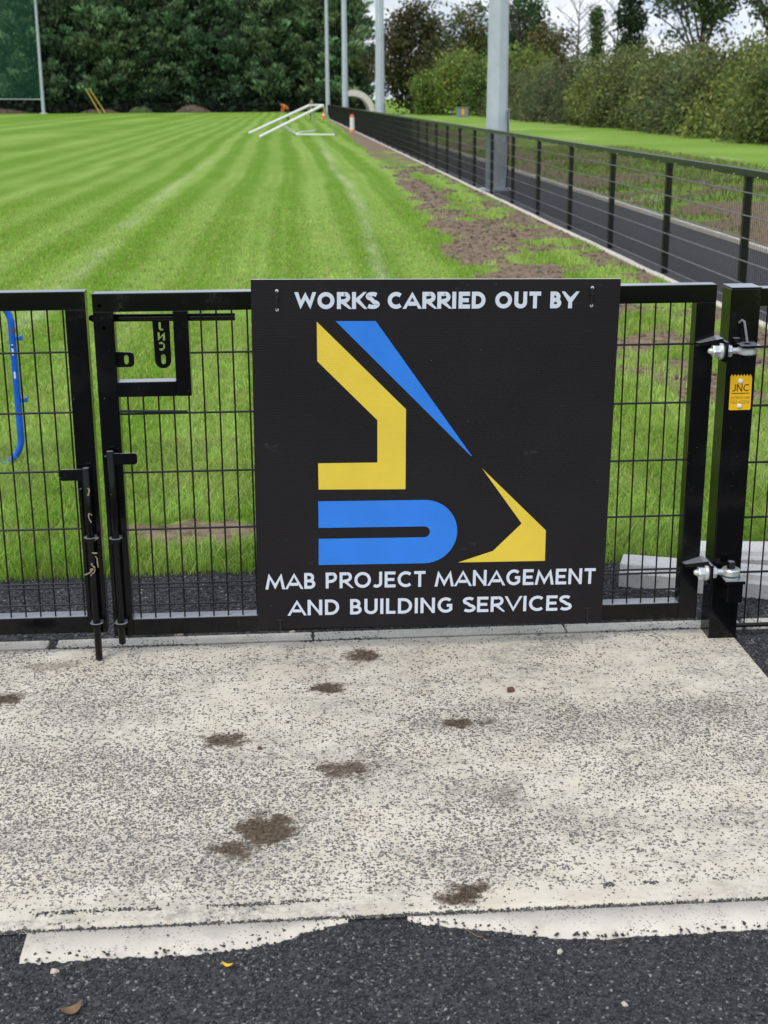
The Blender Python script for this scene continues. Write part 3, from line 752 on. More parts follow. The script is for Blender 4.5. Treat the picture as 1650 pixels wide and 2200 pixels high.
tag_text('jncfence.com', .13, (1.4765, 1.5415, .8800, .8925), M_GREYINK, 'faded web address jncfence.com')
tag_text('062-62214', .13, (1.4770, 1.5410, .8640, .8755), M_GREYINK, 'faded phone number 062-62214')
for (rx, rz) in ((1.5065, .9415), (1.5085, .8560)):
    MB().lathe([(.0085, -.0138), (.0080, -.0165), (.0045, -.0185), (.0012, -.0188)], (rx, 0, rz), 16, 'Y').build('rivet', M_WHITE, pl_, smooth=50)

# short fence beside the post
FR = empty('mesh_fence', (2.85, .03, 0), label='short black mesh fence panel between the gate post and the fence corner', cat='fence')
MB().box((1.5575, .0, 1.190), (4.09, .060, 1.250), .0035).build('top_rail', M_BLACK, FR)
vm = cyl_mesh('vertical_wire', .0029, 1.150, M_WIRE, 6)
for i in range(50):
    link('vertical_wire', vm, FR, (1.594+.05*i-2.85, .022-.03, .044))
for z in (1.052, .850, .650, .452, .249):
    hwire(FR, 1.558, 4.09, .0155, z, .0042)
hwire(FR, 1.558, 4.09, .0155, .048, .008)

# ------------------------------------------------------------------ long fence along the pitch
SP = 2.63; NSP = 50; FX = 4.13
LF = empty('mesh_fence', (FX, 0, 0), label='long black mesh fence running beside the pitch past the light poles', cat='fence')
post_me = MB().box((-.03, -.03, -.1), (.03, .03, 1.175), .003).mesh('post', M_FENCE)
rail_me = MB().box((-.032, 0, 1.165), (.032, SP-.004, 1.228), .004).mesh('top_rail', M_FENCE)
hw_me = MB().tube([(0, 0, 0), (0, SP-.005, 0)], .0066, 6).mesh('horizontal_wire', M_HWIRE, smooth=60)
def vmesh(step, r):
    m = MB(); y = .025
    while y < SP: m.tube([(0, y, .055), (0, y, 1.17)], r, 4, cap=False); y += step
    return m.mesh('mesh_wires', M_WIRE)
vn_me, vf_me = vmesh(.05, .0028), vmesh(.05, .0028)
bolt_me = MB().lathe([(.007, 0), (.007, .006), (.003, .009)], (0, 0, 0), 8, 'X').mesh('bolt', M_ZINC)
for i in range(NSP+1):
    y = -.03+SP*i
    link('post', post_me, LF, (0, y, 0))
    if i == NSP: break
    link('top_rail', rail_me, LF, (0, y+.002, 0))
    for z in (1.030, .830, .630, .430, .230, .060):
        link('horizontal_wire', hw_me, LF, (-.036, y, z))
    link('mesh_wires', vn_me, LF, (-.0415, y, 0), kind='stuff')
    if i < 12:
        for k in range(4): link('bolt', bolt_me, LF, (-.033, y+.33+.655*k, 1.172), (0, PI, 0))

# low fence across the far end of the pitch
EF = empty('mesh_fence', (-25, 188.5, 0), label='low black mesh fence across the far end of the pitch before the conifers', cat='fence')
pe_me = MB().box((-.04, -.04, -.1), (.04, .04, 1.25)).mesh('post', M_FENCE)
for i in range(27): link('post', pe_me, EF, (-33+i*2.63, 0, 0))
MB().box((-58, 188.47, 1.17), (12, 188.53, 1.23)).build('top_rail', M_FENCE, EF)
em = MB()
for i in range(470): em.tube([(-58+i*.15, 188.46, .05), (-58+i*.15, 188.46, 1.17)], .012, 3, cap=False)
for z in (.06, .2, .4, .6, .8, 1.0): em.box((-58, 188.44, z-.012), (12, 188.45, z+.012))
em.build('mesh_wires', M_WIRE, EF, kind='stuff')

# ------------------------------------------------------------------ floodlight poles
def light_pole(x, y, label):
    r = empty('floodlight_pole', (x, y, 0), label=label, cat='light pole', group='floodlight poles behind the long fence')
    H = 17.0
    MB().lathe([(.225, -.05), (.222, 1.2), (.12, H)], (x, y, 0), 8).build('shaft', M_GALV, r)
    MB().lathe([(.36, -.02), (.36, .03)], (x, y, 0), 12).build('base_flange', M_GALV, r)
    MB().box((x+.12, y-.10, .75), (x+.245, y+.10, 1.62), .01).build('cable_cover', M_GALV, r)
    MB().tube([(x+.20, y-.14, .02), (x+.21, y-.23, .6), (x+.20, y-.24, 1.2), (x+.19, y-.20, 1.5), (x+.22, y-.12, 1.6)], .016, 6).build('cable', M_TIE, r, smooth=60)
    a = MB().box((x-1.2, y-.05, H-.1), (x+1.2, y+.05, H), .01).build('crossarm', M_GALV, r)
    for k in (-1, 0, 1):
        MB().box((x+k*.85-.25, y-.2, H), (x+k*.85+.25, y+.2, H+.45), .03).build('lamp_head', M_GALV, a)
light_pole(4.36, 24.6, 'stout galvanised floodlight pole standing behind the nearest fence bays')
light_pole(4.42, 61.5, 'galvanised floodlight pole, second along the fence from the stout one')
light_pole(4.42, 99.5, 'galvanised floodlight pole, third along the fence from the stout one')
light_pole(4.42, 141, 'thin looking galvanised floodlight pole at the far end of the long fence')

# ------------------------------------------------------------------ foliage tools
def leaf_cloud(C, n, spread, size, col, jit=.25, up=.0, cl_var=.25, dirs=None, slim=1.0):
    """C cluster centres (m,3); n leaves each; quads randomly turned"""
    m = len(C); N = m*n
    c = np.repeat(C, n, 0)+RNG.normal(0, 1, (N, 3))*np.asarray(spread)
    a = RNG.normal(0, 1, (N, 3)); a[:, 2] += up
    if dirs is not None: a = np.repeat(dirs, n, 0)+a*.42
    a /= np.linalg.norm(a, axis=1)[:, None]
    b = RNG.normal(0, 1, (N, 3)); b -= a*(a*b).sum(1)[:, None]; b /= np.linalg.norm(b, axis=1)[:, None]
    s = (size*(.6+.8*RNG.random(N)))[:, None]
    V = np.stack([c-a*s*.5, c+b*s*.38*slim, c+a*s*.55, c-b*s*.34*slim], 1).reshape(-1, 3)
    F = np.arange(N*4).reshape(-1, 4)
    col = np.asarray(col)
    if col.ndim == 1: cc = np.repeat(col[None], m, 0)
    else: cc = col
    cc = cc*(1+cl_var*(RNG.random((m, 1))*2-1))
    k = np.repeat(cc, n, 0)*(1+jit*(RNG.random((N, 1))*2-1))*(1+.12*(RNG.random((N, 3))*2-1))
    return V, F, np.repeat(np.clip(k, 0, 1), 4, 0)
def cloud_mesh(name, parts, mat=None):
    V = np.concatenate([p[0] for p in parts]); K = np.concatenate([p[2] for p in parts]); F = []; o = 0
    for p in parts: F.append(p[1]+o); o += len(p[0])
    return np_mesh(name, V, np.concatenate(F), mat or M_LEAF, K)
def limb_mesh(name, segs, mat=M_BARK):
    m = MB()
    for pts, rad in segs: m.tube(pts, rad, 6, cap=False)
    return m.mesh(name, mat, smooth=True)

# ------------------------------------------------------------------ conifer wall
def conifer_meshes(seed, H, R):
    global RNG
    RNG = np.random.default_rng(seed)
    nb = 190; z = .9+(H-1.4)*RNG.random(nb)**.85
    az = RNG.random(nb)*2*PI
    prof = np.interp(z/H, [0, .06, .18, .5, .8, .93, 1], [.72, .86, 1.0, .95, .66, .36, .06])*R
    rr_ = prof*(.42+.62*RNG.random(nb))*(1+.12*np.sin(az*3+seed))
    out = np.stack([np.cos(az), np.sin(az), .55+.5*RNG.random(nb)], 1)
    C = np.stack([rr_*np.cos(az), rr_*np.sin(az), z], 1)
    col = np.array([.100, .185, .098])*(.5+1.0*RNG.random((nb, 1))); col[:, 0] *= 1+.35*RNG.random(nb)
    side = np.stack([-np.sin(az), np.cos(az), 0*az], 1); A = []
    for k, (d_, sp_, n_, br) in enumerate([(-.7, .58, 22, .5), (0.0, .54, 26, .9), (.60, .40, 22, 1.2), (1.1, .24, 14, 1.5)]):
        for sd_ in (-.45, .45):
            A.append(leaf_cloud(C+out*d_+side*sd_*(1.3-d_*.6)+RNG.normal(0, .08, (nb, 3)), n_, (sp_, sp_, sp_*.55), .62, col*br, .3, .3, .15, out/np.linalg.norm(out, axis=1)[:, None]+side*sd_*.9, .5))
    B = A.pop()
    # dense inner mass
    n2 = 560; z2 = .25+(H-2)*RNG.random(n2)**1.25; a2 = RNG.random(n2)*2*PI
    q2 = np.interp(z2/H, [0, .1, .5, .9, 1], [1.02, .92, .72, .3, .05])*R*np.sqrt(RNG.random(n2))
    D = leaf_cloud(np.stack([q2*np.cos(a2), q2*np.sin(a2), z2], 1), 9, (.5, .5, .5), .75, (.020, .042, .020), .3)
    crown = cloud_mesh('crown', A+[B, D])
    trunk = limb_mesh('trunk', [([(0, 0, -.2), (0, 0, H*.5), (0, 0, H*.92)], [.32, .2, .05])])
    return crown, trunk
CON = [conifer_meshes(100+i, 19.0+i*.7, 3.7) for i in range(3)]
def place_tree(name, meshes, x, y, rz, sc, label, cat='tree', group=None, scz=None):
    r = empty(name, (x, y, 0), label=label, cat=cat, group=group)
    for nm, me in zip(('crown', 'trunk'), meshes):
        link(nm, me, r, (0, 0, 0), (0, 0, rz), (sc, sc, scz or sc))
    return r
rr = random.Random(5)
for i in range(13):
    x = -53.5+i*4.75+rr.uniform(-.5, .5)
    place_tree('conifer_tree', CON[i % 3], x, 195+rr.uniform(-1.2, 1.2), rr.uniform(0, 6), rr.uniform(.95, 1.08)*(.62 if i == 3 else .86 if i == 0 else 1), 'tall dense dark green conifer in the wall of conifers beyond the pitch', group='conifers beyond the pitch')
CL = conifer_meshes(140, 19.5, 4.4)
place_tree('conifer_tree', CL, 7.6, 193, 1.0, 1.0, 'tall conifer at the open end of the conifer wall beside the far light poles')
for i in range(12):
    x = -51+i*4.9+rr.uniform(-.8, .8)
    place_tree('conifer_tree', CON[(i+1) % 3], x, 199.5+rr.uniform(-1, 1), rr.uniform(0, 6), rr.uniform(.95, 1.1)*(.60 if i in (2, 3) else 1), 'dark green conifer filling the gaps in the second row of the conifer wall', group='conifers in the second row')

# ------------------------------------------------------------------ broadleaf trees
def broadleaf(seed, H, R, z_lo, col, n_cl=150, per=46, leaf=.30, squash=1.0, trunk_r=.3, spread=.62, col2=None):
    global RNG
    RNG = np.random.default_rng(seed); rnd = random.Random(seed)
    zc = (H+z_lo)/2; hz = (H-z_lo)/2
    d = RNG.normal(0, 1, (n_cl, 3)); d /= np.linalg.norm(d, axis=1)[:, None]
    rad = (.45+.5*RNG.random((n_cl, 1))**.6)*(1+.18*np.sin(d[:, :1]*5+seed)+.15*np.cos(d[:, 2:]*6+seed))
    C = d*rad*np.array([R, R, hz])+np.array([0, 0, zc])
    cc = np.repeat(np.asarray(col)[None], n_cl, 0)
    if col2 is not None:
        k = RNG.random(n_cl) < .3; cc[k] = col2
    A = leaf_cloud(C, per, spread, leaf, cc, .35, .2, .35)
    crown = cloud_mesh('crown', [A])
    segs = [([(0, 0, -.2), (rnd.uniform(-.2, .2), 0, H*.35), (rnd.uniform(-.3, .3), rnd.uniform(-.3, .3), H*.8)], [trunk_r, trunk_r*.7, trunk_r*.15])]
    for i in range(0, n_cl, 5):
        c = C[i]; z0 = max(.5, min(H*.75, c[2]-np.hypot(c[0], c[1])*.7)); m_ = (c[0]*.45, c[1]*.45, (z0+c[2])/2+.2)
        segs.append(([(0, 0, z0), m_, tuple(c)], [trunk_r*.35, trunk_r*.2, .02]))
    return crown, limb_mesh('trunk', segs)
place_tree('broadleaf_tree', broadleaf(201, 11.4, 4.3, .2, (.0640, .0704, .0320), 230, 60, .34, spread=.6, col2=(.0992, .0800, .0384)), 13.9, 150, 0, 1, 'round dark bronze green tree standing behind the far light pole')
place_tree('broadleaf_tree', broadleaf(202, 13.2, 4.6, 1.5, (.0765, .1054, .0374), 190, 50, .36, col2=(.1040, .0960, .0320)), 24.6, 186, 0, 1, 'olive green tree rising behind the pale willow bushes')
place_tree('broadleaf_tree', broadleaf(203, 12.6, 3.0, 1.0, (.0595, .1190, .0374), 190, 50, .32), 25.9, 150, 0, 1, 'deep green tree rising behind the hedge next to the stout light pole')
place_tree('broadleaf_tree', broadleaf(204, 8.8, 2.3, 1.0, (.1445, .1360, .0510), 120, 46, .30), 27.4, 142, 0, 1, 'brownish olive tree rising behind the hedge beside the deep green tree')
wil = broadleaf(205, 6.4, 2.6, 0.0, (.1785, .2380, .0612), 150, 46, .26, spread=.5)
wil2 = broadleaf(206, 5.4, 2.4, 0.0, (.1445, .2125, .0544), 150, 46, .26, spread=.5)
for i, (x, y, s, w) in enumerate([(15.2, 139, .85, wil2), (17.6, 136, 1.0, wil), (19.8, 131, .98, wil2), (21.4, 126, 1.0, wil)]):
    place_tree('willow_bush', w, x, y, i*1.3, s, ['pale willow bush close against the round dark tree', 'tallest pale willow bush, behind the grey cabinet', 'pale willow bush between the cabinet and the hedge', 'pale willow bush touching the end of the tall hedge'][i], 'bush', 'pale willow bushes')
# narrow ivy clad trees, open tree, bare trees
def ivy_tree(seed, H, R, col, n=90):
    global RNG
    RNG = np.random.default_rng(seed)
    z = 1.0+(H-1.2)*RNG.random(n); r = R*np.interp(z/H, [0, .3, .75, 1], [1, .9, .7, .15])*np.sqrt(RNG.random(n)); a = RNG.random(n)*2*PI
    C = np.stack([r*np.cos(a), r*np.sin(a), z], 1)
    crown = cloud_mesh('crown', [leaf_cloud(C, 45, .28, .22, col, .35, .2, .3)])
    rnd = random.Random(seed); segs = [([(0, 0, -.2), (0, 0, H*.6), (.1, 0, H+.4)], [.28, .18, .03])]
    for i in range(16):
        z0 = H*rnd.uniform(.35, .95); a_ = rnd.uniform(0, 6.28); L = rnd.uniform(1.0, 2.4)
        segs.append(([(0, 0, z0), (L*.5*math.cos(a_), L*.5*math.sin(a_), z0+L*.45), (L*math.cos(a_), L*math.sin(a_), z0+L*.8)], [.05, .03, .01]))
    return crown, limb_mesh('trunk', segs)
place_tree('ivy_clad_tree', ivy_tree(211, 9.0, .65, (.0960, .1520, .0480)), 27.3, 120, 0, 1, 'slim pale ivy clad tree standing above the hedge')
place_tree('ivy_clad_tree', ivy_tree(212, 11.5, 1.25, (.0374, .0680, .0272), 170), 25.4, 100, 0, 1, 'dark thick ivy clad trunk rising above the hedge')
def open_tree(seed, H, R, z_lo, col, n_cl, per=34):
    global RNG
    RNG = np.random.default_rng(seed); rnd = random.Random(seed); segs = [([(0, 0, -.2), (.1, 0, H*.3), (.25, .1, H*.62)], [.26, .2, .13])]; C = []
    for i in range(11):
        a_ = i*2.4+rnd.uniform(-.4, .4); L = R*rnd.uniform(.6, 1.1); z0 = H*rnd.uniform(.28, .6); z1 = z_lo+(H-z_lo)*rnd.uniform(.25, 1)
        p0 = Vector((.15, 0, z0)); p2 = Vector((L*math.cos(a_), L*math.sin(a_), z1)); p1 = (p0+p2)/2+Vector((0, 0, .5))
        segs.append(([p0, p1, p2], [.09, .06, .02]))
        for j in range(n_cl):
            t_ = rnd.uniform(.45, 1.12); q = p0.lerp(p2, t_)+Vector((rnd.gauss(0, .5), rnd.gauss(0, .5), rnd.gauss(.2, .45)))
            C.append(q[:]); segs.append(([p0.lerp(p2, t_*.9), q], [.025, .008]))
    crown = cloud_mesh('crown', [leaf_cloud(np.array(C), per, .30, .22, col, .35, .2, .3)])
    return crown, limb_mesh('trunk', segs)
place_tree('ash_tree', open_tree(221, 10.6, 3.3, 5.2, (.0675, .1125, .0330), 11), 26.2, 85, 0, 1, 'open crowned green ash tree with sky showing through above the hedge')
place_tree('ash_tree', open_tree(222, 9.6, 2.6, 5.8, (.0750, .1125, .0375), 7), 30.2, 82, 0, 1, 'sparse leaved ash tree at the right end of the hedge skyline')
def bare_tree(seed, H):
    rnd = random.Random(seed); segs = [([(0, 0, -.2), (.1, 0, H*.5), (.2, .1, H)], [.14, .09, .015])]
    for i in range(26):
        z0 = H*rnd.uniform(.3, .9); a_ = rnd.uniform(0, 6.28); L = rnd.uniform(.9, 2.6)
        p0 = Vector((.1, 0, z0)); p2 = p0+Vector((L*math.cos(a_), L*math.sin(a_), L*rnd.uniform(.5, 1.1)))
        segs.append(([p0, p0.lerp(p2, .5)+Vector((0, 0, .15)), p2], [.045, .03, .012]))
        for j in range(4):
            q0 = p0.lerp(p2, rnd.uniform(.4, .95)); q1 = q0+Vector((rnd.gauss(0, .5), rnd.gauss(0, .5), rnd.uniform(.3, .9)))
            segs.append(([q0, q1], [.02, .010]))
    return limb_mesh('trunk', segs)
for i, (x, y, h, lb) in enumerate([(26.0, 122, 10.5, 'bare grey twiggy tree standing left of the slim ivy clad tree'), (28.6, 118, 10.8, 'bare twiggy tree between the slim and the dark ivy clad trees'), (27.8, 90, 9.0, 'small bare tree under the open ash tree'), (24.4, 146, 11.5, 'bare twiggy tree rising beyond the brownish olive tree')]):
    r = empty('bare_tree', (x, y, 0), label=lb, cat='tree'); link('trunk', bare_tree(300+i, h), r)

# ------------------------------------------------------------------ hedge
def bush(seed, R, H, col, n_cl=300, per=52, leaf=.15, col2=None):
    global RNG
    RNG = np.random.default_rng(seed)
    d = RNG.normal(0, 1, (n_cl, 3)); d /= np.linalg.norm(d, axis=1)[:, None]; d[:, 2] = np.abs(d[:, 2])*1.0
    rad = (.55+.45*RNG.random((n_cl, 1))**.5)*(1+.14*np.sin(d[:, :1]*6+seed)+.12*np.cos(d[:, 1:2]*7+seed*2))
    C = d*rad*np.array([R, R*.8, H*.95]); C[:, 2] = np.maximum(C[:, 2]*1.0+RNG.normal(0, .1, n_cl), .15)
    k = n_cl//4; C[:k, 2] *= .45
    cc = np.repeat(np.asarray(col)[None], n_cl, 0)
    if col2 is not None: q = RNG.random(n_cl) < .35; cc[q] = col2
    A = leaf_cloud(C, per, (.34, .34, .30), leaf, cc, .35, .15, .35)
    # arching sprays on the outside
    S = C[RNG.random(n_cl) < .5]*1.07; B = leaf_cloud(S, 14, (.12, .12, .30), leaf*.8, np.asarray(col2 if col2 is not None else col)*1.15, .3, .3, .3)
    crown = cloud_mesh('crown', [A, B]); rnd = random.Random(seed); segs = []
    for i in range(14):
        c = C[rnd.randrange(n_cl)]; segs.append(([(c[0]*.15, c[1]*.15, -.1), (c[0]*.5, c[1]*.5, c[2]*.6), tuple(c)], [.06, .035, .01]))
    return crown, limb_mesh('trunk', segs)
BU = [bush(401, 3.2, 3.7, (.1185, .1394, .0574), col2=(.1738, .2070, .0662)), bush(402, 3.0, 3.5, (.1022, .1350, .0617), col2=(.1534, .1699, .0750)), bush(403, 3.3, 4.0, (.1472, .1916, .0574), col2=(.2145, .2440, .0706)), bush(404, 2.8, 3.4, (.1009, .1255, .0635), col2=(.1387, .1478, .0816))]
rr = random.Random(9)
y = 43.0; i = 0
while y < 124:
    x = 20.9+rr.uniform(-.5, .5)+(0 if y > 60 else (60-y)*-.01)
    k = 2 if y < 56 else rr.choice([0, 1, 3, 0, 2])
    s = rr.uniform(.95, 1.12)
    place_tree('hedge_bush', BU[k], x, y, rr.uniform(0, 6.28), s, ['rounded olive green bush in the tall hedge along the verge', 'dull grey green bush in the tall hedge along the verge', 'bright yellow green bush in the tall hedge along the verge', 'brownish green bush in the tall hedge along the verge'][k], 'bush', 'bushes of the tall hedge', s*rr.uniform(.92, 1.12))
    y += 3.1; i += 1

# ------------------------------------------------------------------ grass blades
def blades(P, h, w, lean, col, name, label):
    n = len(P); a = RNG.random(n)*2*PI; ca, sa = np.cos(a), np.sin(a)
    hh = h*(.55+.9*RNG.random(n)); ww = w*(.6+.8*RNG.random(n))
    la = RNG.random(n)*2*PI; lm = (lean*(.3+RNG.random(n)))*hh
    lx, ly = np.cos(la)*lm, np.sin(la)*lm
    z0 = P[:, 2]-.004; o = np.zeros(n)
    side = np.stack([ca*ww/2, sa*ww/2, o], 1)
    b = np.stack([P[:, 0], P[:, 1], z0], 1)
    mid = b+np.stack([lx*.35, ly*.35, hh*.62], 1); tip = b+np.stack([lx, ly, hh], 1)
    V = np.stack([b-side, b+side, mid-side*.8, mid+side*.8, tip], 1).reshape(-1, 3)
    k = np.arange(n)[:, None]*5
    F = np.concatenate([k+np.array([[0, 1, 3]]), k+np.array([[0, 3, 2]]), k+np.array([[2, 3, 4]])], 1).reshape(-1, 3)
    kc = np.repeat(np.clip(col*(.60+.8*RNG.random((n, 1))), 0, 1), 5, 0).reshape(n, 5, 3)
    kc[:, 4] *= 1.15
    me = np_mesh(name, V, F, M_GRASS, kc.reshape(-1, 3))
    return link(name, me, label=label, cat='grass', kind='stuff')
RNG = np.random.default_rng(77)
def sample(n, y0, y1, pw=1.0):
    """points inside a wedge that covers the pitch in view and a margin either side"""
    Y = y0+(y1-y0)*RNG.random(n)**pw
    xl = -.35-(Y+4.44)*.29; xr = np.minimum(3.88, .35+(Y+4.44)*.42)
    X = xl+(xr-xl)*RNG.random(n); return X, Y
def grass_cols(X, Y):
    st = stripe_val(X, Y)[:, None]; ch = chalk_val(X, Y)[:, None]
    c = np.array([.275, .460, .055])*(1-st)+np.array([.440, .590, .155])*st
    c = c*(.72+.56*fbm(X, Y, 7, 46))[:, None]
    yl = smooth(.5, .75, fbm(X, Y, 2.3, 47))[:, None]*.35; c = c*(1-yl)+np.array([.44, .47, .13])*yl
    dry = (RNG.random(len(X)) < .15)[:, None]
    c = np.where(dry, np.array([.46, .44, .17]), c)
    lush = smooth(2.6, 1.2, Y)[:, None]*.5
    c = c*(1-lush)+c*lush*np.array([.85, 1.0, .7])
    return c*(1-ch*.8)+np.array([.45, .52, .30])*ch*.8
parts_ = []
for (n, y0, y1, pw, h, w, lean, nm) in ((150000, .84, 3.0, .9, .048, .0042, .75, 'short'), (130000, 3.0, 7.5, .8, .034, .006, .6, 'mid'), (120000, 7.5, 26, .8, .030, .013, .55, 'far')):
    X, Y = sample(n, y0, y1, pw)
    keep = RNG.random(n) > soil_mask(X, Y)*1.02
    edge = .83+(fbm(X, X*0, 5, 41)-.5)*.14
    keep &= Y > edge
    keep &= RNG.random(n) < smooth(26, 12, Y)+.02
    X, Y = X[keep], Y[keep]
    parts_.append((np.stack([X, Y, pitch_z(X, Y)], 1), h*(.75+.6*fbm(X, Y, 1.8, 42))*(1+.9*smooth(1.5, .9, Y)*(fbm(X, Y, 6, 43))+.6*smooth(1.6, 2.4, X)), w, lean, grass_cols(X, Y)))
blades(parts_[0][0], parts_[0][1], .0042, .8, parts_[0][4], 'grass', 'longer green grass blades fringing the tarmac strip behind the gate')
blades(parts_[1][0], parts_[1][1], .006, .6, parts_[1][4], 'grass', 'short mown green grass blades of the near pitch')
blades(parts_[2][0], parts_[2][1], .011, .55, parts_[2][4], 'grass', 'mown striped grass blades further out on the pitch')
# weeds on the rough bank
n = 26000; Y = 2+43*RNG.random(n)**.8; X = 6.05+RNG.random(n)*6; k = RNG.random(n) > bank_soil(X, Y)*.9; X, Y = X[k], Y[k]
blades(np.stack([X, Y, -.01+.12*smooth(6.1, 9, X)], 1), np.full(len(X), .10), .02, .8, np.array([.22, .26, .075])*(.6+.8*fbm(X, Y, 1.2, 44))[:, None], 'weeds', 'straggly weeds and grass on the soil bank beyond the path')

# ------------------------------------------------------------------ loose stones and chips
def stones(X, Y, Z, size, col, name, label, flat=.6):
    n = len(X)
    base = np.array([(1, 0, 0), (0, 1, 0), (-1, 0, 0), (0, -1, 0), (0, 0, 1), (0, 0, -1)], float)
    V = base[None]*(.65+.7*RNG.random((n, 6, 1)))
    V[:, :, 2] *= flat
    a = RNG.random(n)*2*PI; ca, sa = np.cos(a)[:, None], np.sin(a)[:, None]
    x = V[:, :, 0]*ca-V[:, :, 1]*sa*.75; y = V[:, :, 0]*sa+V[:, :, 1]*ca*.75
    tl = RNG.normal(0, .35, (n, 1)); z = V[:, :, 2]+x*tl
    s = size[:, None]
    W = np.stack([X[:, None]+x*s, Y[:, None]+y*s, Z[:, None]+z*s], -1).reshape(-1, 3)
    f = np.array([(0, 1, 4), (1, 2, 4), (2, 3, 4), (3, 0, 4), (1, 0, 5), (2, 1, 5), (3, 2, 5), (0, 3, 5)])
    F = (np.arange(n)[:, None, None]*6+f[None]).reshape(-1, 3)
    me = np_mesh(name, W, F, M_STONES, np.repeat(np.clip(col, 0, 1), 6, 0))
    return link(name, me, label=label, cat='stones', kind='stuff')
RNG = np.random.default_rng(91)
def tcol(n):
    g = (.026+.085*RNG.random((n, 1))**2.2)*np.ones((1, 3))*np.array([1, 1, 1.06]); hi_ = RNG.random(n) < .035; g[hi_] = (.10+.22*RNG.random((hi_.sum(), 1)))*np.array([[1, .97, .92]]); return g
n = 30000; X = -1.0+2.5*RNG.random(n); Y = -2.5+.90*RNG.random(n)
yo = np.where(X < .10, np.interp(X, [-2, -.65, -.649, -.19, .10], [-1.638, -1.638, -1.742, -1.742, -1.638]), np.where(X < .24, -1.638, np.interp(X, [.24, .42, .60, 3], [-1.650, -1.705, -1.750, -1.750])+.005*np.sin((X-.24)/2.16*22)*(X > .5)))
yo = yo+hedge_n(X); k = Y < np.minimum(yo+RNG.exponential(.009, n)*(RNG.random(n) < .6), -1.63); zz_ = np.where(Y > yo, .0085, .001)[k]; X, Y = X[k], Y[k]
stones(X, Y, zz_, .0030+.0042*RNG.random(len(X))**1.5, tcol(len(X)), 'tarmac_grit', 'coarse black grit surface of the foreground tarmac')
n = 17000; X = -1.4+3.6*RNG.random(n); Y = .165+.70*RNG.random(n)
stones(X, Y, .001+0*X, .0035+.0055*RNG.random(n)**1.6, tcol(n), 'tarmac_grit', 'coarse black grit on the strip between the gate and the grass')
n = 5500; X = 1.552+.6*RNG.random(n); Y = -.75+.83*RNG.random(n)
stones(X, Y, .001+0*X, .0035+.005*RNG.random(n)**1.6, tcol(n), 'tarmac_grit', 'coarse black grit beside the slab at the foot of the gate post')
n = 15000; X = -1.1+2.64*RNG.random(n); Y = -1.62+1.75*RNG.random(n)
k = RNG.random(n) < .25+.75*smooth(.35, .65, fbm(X, Y*1.5, 2.6, 51))*np.where(Y < -1.55, .35, 1); X, Y = X[k], Y[k]
g = (.05+.10*RNG.random((len(X), 1)))*np.array([[1, 1, 1.02]]); b = RNG.random(len(X)) < .12; g[b] = np.array([.16, .115, .06])
stones(X, Y, .0125+0*X, .0016+.0026*RNG.random(len(X))**2, g, 'tarmac_chips', 'scattered dark tarmac chips lying on the pale slab', .45)
n = 3200; X = -1.3+3.2*RNG.random(n); Y = .075+.11*RNG.random(n)**1.4
k = fbm(X, Y, 4, 52) > .42; X, Y = X[k], Y[k]
stones(X, Y, .0135+0*X, .002+.004*RNG.random(len(X))**2, tcol(len(X))*1.5, 'tarmac_chips', 'dark tarmac crumbs lying on the edging stones under the gate', .5)
sx = []; sy = []
for (mx, my, rx, ry, a) in STAINS:
    if a < .7: continue
    q = RNG.normal(0, .62, (70, 2)); sx.append(mx+q[:, 0]*rx); sy.append(my+q[:, 1]*ry)
X = np.concatenate(sx); Y = np.concatenate(sy)
stones(X, Y, .013+0*X, .0012+.0042*RNG.random(len(X))**3, np.array([[.10, .072, .046]])*(.5+RNG.random((len(X), 1))), 'mud_crumbs', 'brown crumbs of dried mud dropped on the slab', .5)
n = 26000; Y = 2+34*RNG.random(n)**1.3; X = 1.2+2.68*RNG.random(n); k = RNG.random(n) < soil_mask(X, Y)-.25; X, Y = X[k], Y[k]
stones(X, Y, pitch_z(X, Y), .007+.030*RNG.random(len(X))**4*(1+Y*.02), np.array([[.17, .125, .085]])*(.45+.9*RNG.random((len(X), 1))), 'soil_clods', 'loose clods and stones on the bare soil margin beside the fence kerb', .7)
# crumbly joint line between slab and haunching
n = 5200; X = -1.1+2.7*RNG.random(n); Y = -1.6345+RNG.normal(0, .0040, n); L2 = RNG.random(n) < .45
Y = np.where(L2, -1.563+.012*X+.004*np.sin(X*9)+RNG.normal(0, .0045, n), Y)
k = ~L2 | (fbm(X, X*0, 2.6, 27) > .50); X, Y = X[k], Y[k]
stones(X, Y, np.where(Y > -1.60, .0125, .0085), .0018+.0026*RNG.random(len(X)), tcol(len(X))*1.5, 'joint_grit', 'thin lines of dark grit in the joints at the slab edge')

def lump(name, x, y, z, r, mat, label, cat, seed, flat=.6):
    rnd = random.Random(seed); bm = bmesh.new(); bmesh.ops.create_icosphere(bm, subdivisions=2, radius=1)
    for v in bm.verts:
        k = 1+.28*math.sin(v.co.x*3+seed)*math.cos(v.co.y*4+seed*2)+rnd.uniform(-.12, .12); v.co = Vector((v.co.x*r*k, v.co.y*r*.8*k, v.co.z*r*flat*k))
    me = bpy.data.meshes.new(name); bm.to_mesh(me); bm.free(); me.materials.append(mat)
    return link(name, me, None, (x, y, z+r*flat*.6), (0, 0, seed), label=label, cat=cat)
lump('mud_clod', .685, -.401, .012, .016, M_CLOD, 'small brown mud clod on the slab below the yellow logo corner', 'clod', 1, .5)
lump('mud_clod', -.123, -.749, .012, .009, M_CLOD, 'tiny dark mud clod on the slab beside a brown smear', 'clod', 2, .5)
lump('pebble', -.56, -1.785, .0, .010, M_PEB, 'pale pebble on the tarmac below the square cut haunching end', 'pebble', 3)
